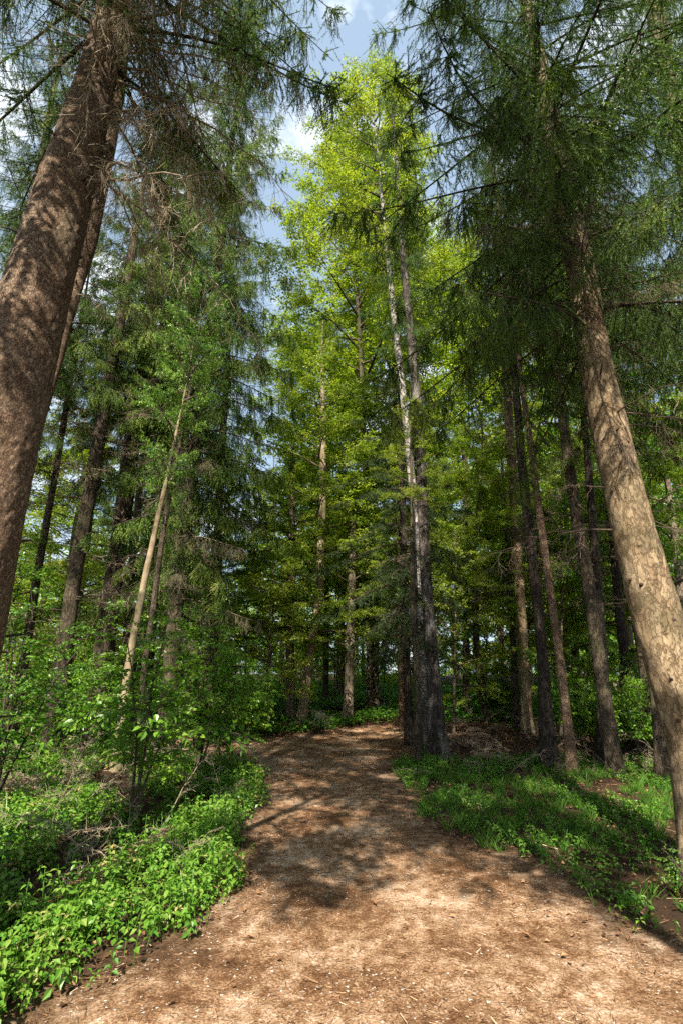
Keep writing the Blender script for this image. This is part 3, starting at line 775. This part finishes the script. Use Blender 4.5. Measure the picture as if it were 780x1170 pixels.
# --- young broadleaf trees filling the gaps between the trunks
SAP, SLM = 'sapling_crown', 'sapling_lime_crown'
for px, Y, H, cr_, cx, lab in [
        (520, 13.2, 5.5, SLM, .75, 'young broadleaf tree just right of the dark birch trunk at the bend'),
        (556, 17.5, 8.0, SAP, 1.0, 'young leafy tree behind the crooked dark stem on the mound'),
        (604, 14.5, 6.5, SLM, .85, 'light green sapling between the gnarled stem and the blackish upright trunk'),
        (642, 13.0, 6.5, SAP, .85, 'green sapling behind the blackish upright trunk and its slim neighbour'),
        (672, 14.5, 7.5, SLM, .9, 'bright sapling glimpsed between the slim reddish trunk and the slanting one'),
        (712, 13.5, 6.5, SLM, .85, 'bright green sapling above the leaning blackish log'),
        (748, 11.5, 7.0, SAP, .9, 'dark green sapling close behind the bole of the tan knotty spruce'),
        (310, 15.5, 5.0, SLM, .8, 'light green sapling left of the dark straight trunk beyond the bend'),
        (282, 20.0, 7.5, SLM, 1.0, 'light leafy young tree framed by the drooping spruces and the bend'),
        (384, 22.0, 8.0, SLM, 1.0, 'light leafy young tree behind the bright yellow green tree on the bank'),
        (440, 23.0, 9.0, SLM, 1.1, 'light leafy young tree behind the young spruce on the bank'),
        (500, 21.0, 9.0, SAP, 1.1, 'young leafy tree far behind the dark birch trunk'),
        (575, 23.0, 10.0, SLM, 1.2, 'tall light young tree at the back of the mound'),
        (640, 21.0, 10.0, SLM, 1.2, 'tall light young tree at the back of the shaded grove'),
        (215, 15.0, 5.0, SAP, .9, 'green sapling at the foot of the drooping dense spruce'),
        (75, 13.5, 5.0, SLM, .9, 'light sapling between the slanting spruce and the massive left trunk'),
        (10, 11.5, 5.0, SAP, .9, 'green sapling at the far left edge behind the straggly shrub')]:
    tree('young_tree', lab, [(px - 2, 800, .045 * 550 / Y * 1.6), (px, 700, .04 * 550 / Y * 1.4)], Y, H, GREY, cr_, H * .12, cx, sides=8, flare=.3)
tree('spruce_tree', 'dark spruce closing the gap between thick grey brown trunk and dense drooping spruce',
     [(168, 800, 11), (180, 640, 10), (192, 500, 9)], 16.5, 27, DARK, 'spruce_crown_tall', 5, .8, dead=6, dead_z=(3, 7))
tree('spruce_tree', 'dark spruce far back between the massive left trunk and the slanting one',
     [(70, 800, 11), (95, 640, 10), (118, 500, 9)], 17.5, 22, DARK, 'spruce_crown_c', 8, .8, dead=6, dead_z=(3, 7))

# --- single boughs that show apart from their crowns: pale, half dry, hanging
PALE = [frond(2.2, 900 + i, 'near', 1.0, colm=.5).mesh('bough', [M['needle_pale'], M['dead']]) for i in range(3)]
def boughs(t, spec, label=None):
    root, ax = t
    for i, (z, az, k) in enumerate(spec):
        o = link('bough', PALE[i % 3], root); o.location = ax(z)[0]; o.scale = (k, k, k)
        o.rotation_euler = (0, R(6), az)
        if label: o['label'] = label
boughs(SPI, [(2.6, -.9, .9), (3.3, -.3, 1.1), (4.0, -1.3, .9), (4.8, -.6, 1.1), (5.6, -.1, 1.0), (6.6, -1.1, 1.05)], 'pale half dry bough hanging towards the path')
boughs((bigR, axR), [(6.4, -2.2, .6), (7.2, -1.8, .65), (6.8, 3.4, .8), (7.7, 3.0, .8), (8.2, -2.6, .8), (5.6, -.9, .5)], 'pale grey green bough hanging beside the trunk')

# --- unseen trees added beside and behind the viewpoint to shade path and herbs
def shade_tree(name, label, x, y, H, rad, bark, crown, zc, cx, seed, lean=0.):
    r = np.random.default_rng(seed)
    root = link(name, None); root.location = (x, y, hz(x, y)); tag(root, label, 'tree')
    z = np.linspace(-.15, H, 40)
    P = np.stack([lean * z / H + .1 * np.sin(z * .35 + seed), .1 * np.cos(z * .3 + seed), z], -1)
    b = Buf(); tube(b, P, rad * (1 - .95 * np.clip(z, 0, H) / H), 16, 0, .5, .05, seed, .5, .4)
    link('trunk', b.mesh('trunk', [M[bark]]), root)
    me, ch = LIB[crown]
    c = link('crown', me, root); c.location = (lean * zc / H, 0, zc); c.scale = (cx, cx, (H - zc) / ch); c.rotation_euler = (0, math.atan(lean / H), 0)
shade_tree('beech_tree', 'unseen beech added behind the viewpoint on the left to shade the path', -4.1, -1.0, 14, .13, GREY, 'dense_beech_crown', 6.3, .95, 4, lean=4.2)
shade_tree('beech_tree', 'unseen beech added behind the viewpoint on the right to shade the path', 3.0, -1.4, 13, .12, GREY, 'dense_beech_crown', 6.2, .72, 2, lean=-4.2)
shade_tree('spruce_tree', 'unseen spruce added far back on the left for shade', -7.5, -1.8, 21, .26, GREY, 'spruce_crown_thin', 5.0, 1.0, 3)

# ------------------------------------------------------------------ ground
def grid(x0, x1, y0, y1, st):
    nx = int(round((x1 - x0) / st)) + 1; ny = int(round((y1 - y0) / st)) + 1
    X, Yg = np.meshgrid(np.linspace(x0, x1, nx), np.linspace(y0, y1, ny))
    i = (np.arange(ny - 1)[:, None] * nx + np.arange(nx - 1)[None]).ravel()
    Fc = np.concatenate([np.stack([i, i + 1, i + nx + 1], -1), np.stack([i, i + nx + 1, i + nx], -1)])
    return X.ravel(), Yg.ravel(), Fc

gx, gy, gf = grid(-9, 10, -1, 20, .07)
sd = path_sd(gx, gy)
rag = sd + .30 * (n2(gx, gy, .5, 40) - .5) + .22 * (n2(gx, gy, .15, 44, 2) - .5)
gz = height(gx, gy)
V = np.stack([gx, gy, gz], -1)
inside = (rag[gf] > 0).sum(1) >= 2
def submesh(V, Fc, edge):
    u, inv = np.unique(Fc.ravel(), return_inverse=True)
    return V[u], inv.reshape(-1, 3), edge[u]
edge = np.clip(sd / 1.0, -1, 1)
pv, pf, pe = submesh(V, gf[inside], edge)
b = Buf(); b.add(pv, pf, 0, .5, True)
p = link('path', b.mesh('path', [M['path']], {'edge': pe}), kind='structure')
gv, gf2, ge = submesh(V, gf[~inside], edge)
ox, oy, of = grid(-201, 199, -60, 340, 2.0)
cin = (ox[of].min(1) > -8.9) & (ox[of].max(1) < 9.9) & (oy[of].min(1) > -.9) & (oy[of].max(1) < 19.9)
of = of[~cin]
oz = height(ox, oy) - .03 * ((ox > -9.5) & (ox < 10.5) & (oy > -1.5) & (oy < 20.5))
b = Buf(); b.add(gv, gf2, 0, .5, True)
v2, f2, e2 = submesh(np.stack([ox, oy, oz], -1), of, np.full(len(ox), -1.))
b.add(v2, f2, 0, .5, True)
g = link('ground', b.mesh('ground', [M['path']], {'edge': np.concatenate([ge, e2])}), kind='structure')

# ------------------------------------------------------------------ ground cover
def herb(seed, hgt, tiers, ls, shape='oval'):
    r = np.random.default_rng(seed); b = Buf()
    lean = r.normal(0, .12, 2)
    s = np.linspace(0, 1, 4)
    ax = np.stack([lean[0] * s**1.5 * hgt * 2, lean[1] * s**1.5 * hgt * 2, hgt * s], -1)
    strips(b, ax[:-1], ax[1:], .0028, .002, 0, .3)
    P, D, Nn, Ls, C = [], [], [], [], []
    for t in range(tiers):
        u = .25 + .75 * (t + .5) / tiers
        c = np.array([np.interp(u, s, ax[:, i]) for i in range(3)])
        a0 = t * 1.57 + r.normal(0, .25)
        for k in range(2 if t < tiers - 1 else 4):
            a = a0 + k * (math.pi if t < tiers - 1 else math.pi / 2) + r.normal(0, .2)
            d = np.array([math.cos(a), math.sin(a), r.normal(-.05, .25)])
            q = ls * (.45 + .75 * math.sin(math.pi * (.15 + .7 * u))) * r.uniform(.8, 1.15)
            pet = c + d * q * .22
            P.append(pet); D.append(d + np.array([0, 0, -.12])); Nn.append(np.array([0, 0, 1.]) + r.normal(0, .22, 3)); Ls.append(q); C.append(.45 + .2 * u + r.normal(0, .1))
    P, D, Nn, Ls, C = map(np.array, (P, D, Nn, Ls, C))
    leaves(b, P, D, Nn, Ls, Ls * .62, 0, C, shape, fold=.09, droop=.16)
    return b.pack()

HERBS = [herb(200 + i, rng.uniform(.13, .30), rng.integers(3, 6), rng.uniform(.036, .060)) for i in range(8)]
HERBS_S = [herb(230 + i, rng.uniform(.10, .2), rng.integers(2, 5), rng.uniform(.032, .052), 'diamond') for i in range(6)]

def scatter(buf, T, xs, ys, smin, smax, dz=-.01, r=rng):
    z = height(xs, ys)
    for x, y, zz in zip(xs, ys, z):
        k = r.uniform(smin, smax)
        buf.inst(T[r.integers(len(T))], rot('Z', r.uniform(0, 6.28)) @ rot('X', r.normal(0, .16)) * k, (x, y, zz + dz), r.normal(0, .15))

def cand(n, x0, x1, y0, y1, dmin, dmax, thr, sc, seed):
    x = rng.uniform(x0, x1, n); y = rng.uniform(y0, y1, n)
    sdv = path_sd(x, y) + .35 * (n2(x, y, .5, seed + 3) - .5)
    k = (sdv < -dmin) & (sdv > -dmax) & (n2(x, y, sc, seed) > thr)
    return x[k], y[k]

nb_ = Buf()
x, y = cand(12000, -6.5, -.3, 1.7, 9.5, -.05, 9, .40, 1.1, 60)
k = y < 9.5
scatter(nb_, HERBS, x[k], y[k], .65, 1.15)
o = link('nettle_patch', nb_.mesh('nettle_patch', [M['herb']]), kind='stuff'); tag(o, 'thick patch of bright green nettles and herbs left of the path', 'herbs')

hb = Buf()
x, y = cand(5200, -7, -.2, 2.0, 13, -.12, 8, .43, .9, 66)
scatter(hb, HERBS_S, x, y, .7, 1.2)
x, y = cand(6500, .4, 7.5, 3.0, 10.4, -.12, 6, .46, .8, 71)
kk = ~((x > 2.2) & (y < 4.2) & (x < 2.75))
scatter(hb, HERBS_S, x[kk], y[kk], .5, 1.1)
o = link('ground_herbs', hb.mesh('ground_herbs', [M['herb']]), kind='stuff'); tag(o, 'low small leaved herbs growing along both sides of the path', 'herbs')

# grass on the right verge and thinly elsewhere
def tuft(seed):
    r = np.random.default_rng(seed); b = Buf(); n = 16
    a = r.uniform(0, 6.28, n); l = r.uniform(.08, .2, n)
    P = np.stack([r.normal(0, .02, n), r.normal(0, .02, n), 0 * a], -1)
    D = np.stack([np.cos(a) * .55, np.sin(a) * .55, np.ones(n)], -1)
    leaves(b, P, D, np.stack([np.cos(a), np.sin(a), -.5 + 0 * a], -1), l, .007, 0, r.normal(.5, .18, n), droop=-.1, fold=0)
    return b.pack()
TUFTS = [tuft(300 + i) for i in range(6)]
gb = Buf()
x, y = cand(1500, .5, 7, 4.6, 10.2, -.15, 5, .46, .7, 80)
scatter(gb, TUFTS, x, y, .6, 1.3)
x, y = cand(1500, -8, 9, 4, 14, .1, 8, .5, 1.2, 84)
scatter(gb, TUFTS, x, y, .5, 1.2)
o = link('grass', gb.mesh('grass', [M['grass']]), kind='stuff'); tag(o, 'short shaded grass on the verge right of the path', 'grass')

# far green floor: leaves on the ground beyond the bend
fb = Buf()
n = 170000
x = rng.uniform(-20, 24, n); y = 11 + 30 * rng.random(n) ** 1.7
k = (path_sd(x, y) < -.15) & (n2(x, y, 1.6, 90) > .36) & ~((np.abs(x - 4.6) < 2.8) & (y < 15.5))
x, y = x[k], y[k]
z = height(x, y) + rng.uniform(.02, .24, len(x)) * (.6 + .8 * n2(x, y, 1.0, 93))
a = rng.uniform(0, 6.28, len(x))
sz = (.07 + .004 * y) * rng.uniform(.7, 1.3, len(x))
leaves(fb, np.stack([x, y, z], -1), np.stack([np.cos(a), np.sin(a), rng.normal(0, .2, len(x))], -1), np.array([0, 0, 1.]) + rng.normal(0, .3, (len(x), 3)), sz, sz * .65, 0,
       rng.normal(.42, .15, len(x)), droop=.1)
o = link('woodland_groundcover', fb.mesh('woodland_groundcover', [M['herb']]), kind='stuff'); tag(o, 'green groundcover carpeting the forest floor beyond the bend', 'groundcover')

# leaf litter
lb = Buf()
n = 42000
x = rng.uniform(-9, 11, n); y = rng.uniform(1.5, 20, n)
sdv = path_sd(x, y)
pk = np.where(sdv < 0, .75, np.clip(.30 - sdv * .35, .03, 1)) * (.35 + 1.1 * n2(x, y, .8, 95))
k = rng.random(n) < pk
x, y = x[k], y[k]
a = rng.uniform(0, 6.28, len(x)); sz = rng.uniform(.022, .058, len(x)) * np.clip(y / 8, 1, 1.7)
leaves(lb, np.stack([x, y, height(x, y) + .008 + rng.random(len(x)) * .015], -1), np.stack([np.cos(a), np.sin(a), rng.normal(0, .25, len(x))], -1),
       np.array([0, 0, 1.]) + rng.normal(0, .35, (len(x), 3)), sz, sz * .6, 0, rng.beta(1.6, 2.2, len(x)), fold=.2)
n = 5000
x = rng.uniform(-7, 8, n); y = rng.uniform(1.8, 18, n)
sdv = path_sd(x, y); k = rng.random(n) < np.where(sdv < 0, .8, .22)
x, y = x[k], y[k]; a = rng.uniform(0, 6.28, len(x)); l = rng.uniform(.04, .22, len(x)) * np.where(path_sd(x, y) > 0, .5, 1.3)
A = np.stack([x, y, height(x, y) + .008], -1); B2 = A + np.stack([np.cos(a) * l, np.sin(a) * l, rng.uniform(0, .03, len(x))], -1)
strips(lb, A, B2, .003, .0015, 0, rng.uniform(.3, 1, len(x)))
o = link('leaf_litter', lb.mesh('leaf_litter', [M['litter']]), kind='stuff'); tag(o, 'brown fallen leaves and small twigs scattered on the forest floor', 'leaf litter')

# stone chips on the path
cb = Buf()
n = 24000
x = rng.uniform(-2.5, 4, n); y = 1.8 + 12 * rng.random(n) ** 1.6
k = (path_sd(x, y) > .05) & (n2(x, y, .9, 99) > .40)
x, y = x[k], y[k]; m_ = len(x)
base = np.array([[1, .1, 0], [-.5, .87, 0], [-.5, -.87, 0], [.2, .1, .22], [0, 0, -.3]])
T5 = np.array([[0, 1, 3], [1, 2, 3], [2, 0, 3], [1, 0, 4], [2, 1, 4], [0, 2, 4]])
s_ = rng.gamma(2.2, .0035, m_)[:, None, None] + .003
s_ = np.minimum(s_ * .62, .013)
a = rng.uniform(0, 6.28, m_)
ca, sa = np.cos(a)[:, None], np.sin(a)[:, None]
jit = base[None] * s_ * rng.uniform(.5, 1.4, (m_, 5, 3))
vx = jit[..., 0] * ca - jit[..., 1] * sa; vy = jit[..., 0] * sa + jit[..., 1] * ca
Vc = np.stack([vx + x[:, None], vy + y[:, None], jit[..., 2] + (height(x, y) + .004)[:, None]], -1)
cb.add(Vc.reshape(-1, 3), (np.arange(m_)[:, None, None] * 5 + T5[None]).reshape(-1, 3), 0, np.repeat(np.clip(rng.normal(.5, .25, m_), 0, 1), 6))
o = link('gravel', cb.mesh('gravel', [M['stone']]), kind='stuff'); tag(o, 'pale stone chips trodden into the earth path', 'gravel')

# needle straw and bits of bark lying on the path
sb = Buf(); n = 36000
x = rng.uniform(-2.6, 4.5, n); y = 1.8 + 9 * rng.random(n) ** 1.4
k = (path_sd(x, y) > -.1) & (rng.random(n) < .25 + 1.5 * np.clip(n2(x, y, .7, 120) - .42, 0, 1) * 4)
x, y = x[k], y[k]; a = rng.uniform(0, 6.28, len(x)); l = rng.uniform(.012, .05, len(x))
A = np.stack([x, y, height(x, y) + .004], -1); B2 = A + np.stack([np.cos(a) * l, np.sin(a) * l, rng.uniform(0, .008, len(x))], -1)
strips(sb, A, B2, .0018, .0012, 0, rng.beta(1.1, 1.3, len(x)))
o = link('needle_straw', sb.mesh('needle_straw', [M['litter']]), kind='stuff'); tag(o, 'fallen brown needles and bark bits strewn over the path', 'needle litter')

# ------------------------------------------------------------------ shrubs
def shrub(name, label, px, Y, hgt, width, nst, seed, mat, ls=.08, stem='twig', cat='shrub', nb=5, dens=1., dark=.2, zmin=.25):
    r = np.random.default_rng(seed)
    p, t = at(px, 780, Y); base = np.array([p[0], Y, hz(p[0], Y) - .02])
    root = link(name, None); root.location = base; tag(root, label, cat)
    T = [bough(.7, seed * 13 + i, ls, ls * .62, shape='oval', plane=.45, droop=.25, colm=.5 + r.normal(0, .05), dens=dens) for i in range(4)]
    st = Buf(); fl = Buf()
    for i in range(nst):
        a = i * 2.4 + r.normal(0, .3); sp = width * r.uniform(.25, 1) * (0 if i == 0 else 1); h = hgt * r.uniform(.65, 1.05)
        s = np.linspace(0, 1, 8)
        P = np.stack([math.cos(a) * sp * s**1.3, math.sin(a) * sp * s**1.3, h * s], -1) + np.cumsum(r.normal(0, .02 * h, (8, 3)), 0) * s[:, None]
        tube(st, P, np.linspace(.009 + .004 * hgt, .003, 8), 6, 0, dark + r.normal(0, .05))
        for q in range(nb * 3):
            u = zmin + (1 - zmin) * (q + r.random()) / (nb * 3)
            c = np.array([np.interp(u, s, P[:, k]) for k in range(3)])
            k = (.5 + .7 * math.sin(math.pi * min(1, .2 + .75 * u))) * width * r.uniform(.7, 1.2)
            az = q * 2.4 + r.normal(0, .4)
            fl.inst(T[r.integers(4)], rot('Z', az) @ rot('Y', -R(r.normal(14, 14))) @ rot('X', r.normal(0, .2)) * k, c, r.normal(0, .08))
    link('stem', st.mesh('stem', [M[stem]]), root)
    link('foliage', fl.mesh('foliage', [M[mat], M['twig']]), root)
    return root

shrub('leafy_shrub', 'tall leafy shrub with a thin black stem at the left edge of the path', 171, 6.0, 2.3, .75, 4, 401, 'beech', ls=.085)
shrub('leafy_shrub', 'round leafy shrub with dense green leaves behind the thin black stemmed one', 235, 8.2, 2.7, .85, 7, 402, 'beech', ls=.09)
shrub('leafy_shrub', 'open straggly shrub at the far left edge below the massive trunk', 20, 6.2, 2.2, .8, 6, 403, 'herb', ls=.075, nb=4)
shrub('leafy_shrub', 'small leafy shrub in front of the thick grey brown trunk', 105, 9.2, 2.4, .8, 6, 404, 'beech', ls=.085)
shrub('leafy_shrub', 'broad green shrub beyond the left bend of the path', 285, 13.2, 1.9, .9, 6, 405, 'beech', ls=.10)
shrub('leafy_shrub', 'shaded shrub among the dark trunks of the grove on the right', 668, 11.0, 1.5, .7, 6, 406, 'beech', ls=.09)
shrub('leafy_shrub', 'shaded shrub behind the leaning dark log', 720, 10.4, 1.7, .8, 6, 407, 'beech', ls=.09)
shrub('leafy_shrub', 'small light green shrub on the mound behind the gnarled stem', 572, 15.5, 1.4, .8, 6, 408, 'herb', ls=.10)
shrub('leafy_shrub', 'low green plant at the foot of the tan knotty spruce', 752, 4.2, .38, .22, 7, 409, 'herb', ls=.075, stem='twig', nb=2, zmin=.2)

# leaning log
p0, t0 = at(711, 856, 10.9); p1, t1 = at(752, 812, 10.9)
root = link('fallen_log', None); base = np.array([p0[0], 10.9, hz(p0[0], 10.9)]); root.location = base
tag(root, 'thick blackish log leaning at a slant behind the tan knotty spruce', 'log')
b = Buf(); d = p1 - p0
P = np.array([[0, 0, -.02] + d * k for k in np.linspace(-.45, 1.9, 14)])
tube(b, P, np.linspace(.15, .135, 14), 18, 0, .3, .08, 5, close=True)
link('log', b.mesh('log', [M['bark_shaded']]), root)

# dead brushwood heap of bare twigs beside the path bend
root = link('brushwood', None); p, _ = at(262, 850, 10.2); root.location = (p[0], 10.2, hz(p[0], 10.2))
tag(root, 'tangle of pale dry brushwood at the left corner of the bend', 'brushwood')
b = Buf(); r = np.random.default_rng(77)
TD = [dead_branch(1.3, 500 + i, droop=.5, dens=1.2) for i in range(4)]
for i in range(16):
    b.inst(TD[i % 4], rot('Z', r.uniform(-.8, 2.6) + math.pi) @ rot('Y', r.uniform(-.5, .25)) * r.uniform(.5, 1.0), (r.normal(0, .35), r.normal(0, .3), r.uniform(.15, .9)))
link('twigs', b.mesh('twigs', [M['dead']]), root)

# dry sticks lying and standing in the undergrowth
db = Buf(); r = np.random.default_rng(610)
TK = [dead_branch(1.0, 620 + i, droop=.15, dens=.9) for i in range(5)]
x = np.concatenate([r.uniform(-5.5, -.6, 150), r.uniform(1.6, 7, 90)]); y = np.concatenate([r.uniform(4.6, 11, 150), r.uniform(8.5, 15, 90)])
k = path_sd(x, y) < -.25; x, y = x[k], y[k]; z = height(x, y)
for xx, yy, zz in zip(x, y, z):
    db.inst(TK[r.integers(5)], rot('Z', r.uniform(0, 6.28)) @ rot('Y', -abs(r.normal(.25, .4))) * r.uniform(.35, .95), (xx, yy, zz + .03), r.normal(0, .1))
o = link('dry_sticks', db.mesh('dry_sticks', [M['dead']]), kind='stuff'); tag(o, 'pale dry sticks lying and poking up in the undergrowth', 'sticks')

# ------------------------------------------------------------------ far wood that reads as one mass
wb = Buf(); r = np.random.default_rng(900)
TWS = {m_: [bough(1.6, 700 + i + m_, .24, .16, mats=(m_, 1), droop=.15, plane=1.0, dens=.55) for i in range(4)] for m_ in (0, 2)}
for i in range(200):
    a = r.uniform(-1.05, 1.05); dist = 24 + 38 * r.random() ** .9
    x = math.sin(a) * dist * 1.05; y = math.cos(a) * dist
    if y < 9: continue
    left = x < -.16 * y
    H = r.uniform(7, 11) if left else (r.uniform(14, 17) if -.22 < x / y < -.04 else r.uniform(18, 24))
    z0 = hz(x, y)
    lm = 2 if r.random() < .65 else 0
    P = np.array([[x, y, z0 - .2], [x + r.normal(0, .2), y, z0 + H * .5], [x + r.normal(0, .5), y, z0 + H]])
    tube(wb, P, [r.uniform(.10, .2), .09, .02], 6, 1, r.uniform(.2, .7))
    nbq = int(H * 4)
    for q in range(nbq):
        u = (q + r.random()) / nbq; z = z0 + H * (.08 + .9 * u)
        Rr = (3.0 if left else 3.5) * math.sin(math.pi * (.1 + .85 * u)) * math.sqrt(r.random())
        az = r.uniform(0, 6.28)
        wb.inst(TWS[lm][r.integers(4)], rot('Z', az + r.normal(0, .5)) @ rot('Y', -R(r.normal(8, 14))) * r.uniform(.8, 1.3), (x + math.cos(az) * Rr, y + math.sin(az) * Rr, z), r.normal(0, .1))
for i in range(170):
    a = r.uniform(-1.0, 1.0); dist = 31 + 34 * r.random()
    x = math.sin(a) * dist * 1.05; y = math.cos(a) * dist
    if y < 9: continue
    z0 = hz(x, y); hb_ = r.uniform(.8, 2.6)
    for q in range(9):
        az = r.uniform(0, 6.28)
        wb.inst(TWS[2 * (i % 2)][r.integers(4)], rot('Z', az) @ rot('Y', -R(r.normal(20, 18))) * r.uniform(.6, 1.1), (x + r.normal(0, .5), y + r.normal(0, .5), z0 + hb_ * r.random()), r.normal(0, .1))
o = link('far_wood', wb.mesh('far_wood', [M['beech'], M['bark_grey'], M['lime']]), kind='stuff'); tag(o, 'sunlit green wood of thin trunks closing the view far behind', 'wood')

# ------------------------------------------------------------------ light, sky, camera
EL = R(44); saz = np.array([-.15, -.985]); saz = saz / np.linalg.norm(saz)
sdir = Vector((saz[0] * math.cos(EL), saz[1] * math.cos(EL), math.sin(EL)))
sl = bpy.data.lights.new('sun', 'SUN'); sl.energy = 5.0; sl.angle = R(.5); sl.color = (1, .93, .82)
so = link('sun', sl); so.rotation_euler = sdir.to_track_quat('Z', 'Y').to_euler()

w = bpy.data.worlds.new('World'); S.world = w; w.use_nodes = True
nt = w.node_tree; nt.nodes.clear(); nd = nt.nodes; L = nt.links
sky = nd.new('ShaderNodeTexSky'); sky.sky_type = 'NISHITA'; sky.sun_disc = False
sky.sun_elevation = EL; sky.sun_rotation = math.atan2(saz[0], saz[1]); sky.air_density = 1.0; sky.dust_density = 2.0; sky.ozone_density = 1.0
tc = nd.new('ShaderNodeTexCoord')
mp = nd.new('ShaderNodeMapping'); mp.inputs['Scale'].default_value = (1, 1, 1.6); mp.inputs['Location'].default_value = (.37, .0, .21); L.new(tc.outputs['Generated'], mp.inputs[0])
nz = nd.new('ShaderNodeTexNoise'); nz.inputs['Scale'].default_value = 5.0; nz.inputs['Detail'].default_value = 6; nz.inputs['Roughness'].default_value = .55
L.new(mp.outputs[0], nz.inputs['Vector'])
hzm = nd.new('ShaderNodeMix'); hzm.data_type = 'RGBA'; hzm.inputs[0].default_value = .45; L.new(sky.outputs[0], hzm.inputs[6]); hzm.inputs[7].default_value = (6.4, 8.4, 10.6, 1)
cr = ramp(nd, [(.52, (0, 0, 0)), (.74, (.9, .9, .9))]); L.new(nz.outputs['Fac'], cr.inputs[0])
mx = nd.new('ShaderNodeMix'); mx.data_type = 'RGBA'; L.new(cr.outputs[0], mx.inputs[0]); L.new(hzm.outputs[2], mx.inputs[6]); mx.inputs[7].default_value = (14.5, 14.8, 15.0, 1)
bg = nd.new('ShaderNodeBackground'); bg.inputs[1].default_value = .052; L.new(mx.outputs[2], bg.inputs[0])
ow = nd.new('ShaderNodeOutputWorld'); L.new(bg.outputs[0], ow.inputs[0])

cam = bpy.data.cameras.new('camera'); cam.sensor_fit = 'VERTICAL'; cam.sensor_height = 36; cam.sensor_width = 24
cam.lens = 36 * F / 1170; cam.clip_start = .05; cam.clip_end = 1500
co = link('camera', cam); co.location = (0, 0, EYE); co.rotation_euler = (math.pi / 2 + PITCH, 0, 0)
S.camera = co

S.view_settings.view_transform = 'Standard'; S.view_settings.look = 'None'; S.view_settings.gamma = 1; S.view_settings.exposure = 1.5
c = S.cycles
c.max_bounces = 12; c.diffuse_bounces = 10; c.glossy_bounces = 2; c.transmission_bounces = 6; c.transparent_max_bounces = 4
c.use_adaptive_sampling = True; c.adaptive_threshold = .02
c.sample_clamp_indirect = 6; c.use_denoising = False
c.caustics_reflective = False; c.caustics_refractive = False
print('tris', sum(len(m.polygons) for m in bpy.data.meshes))
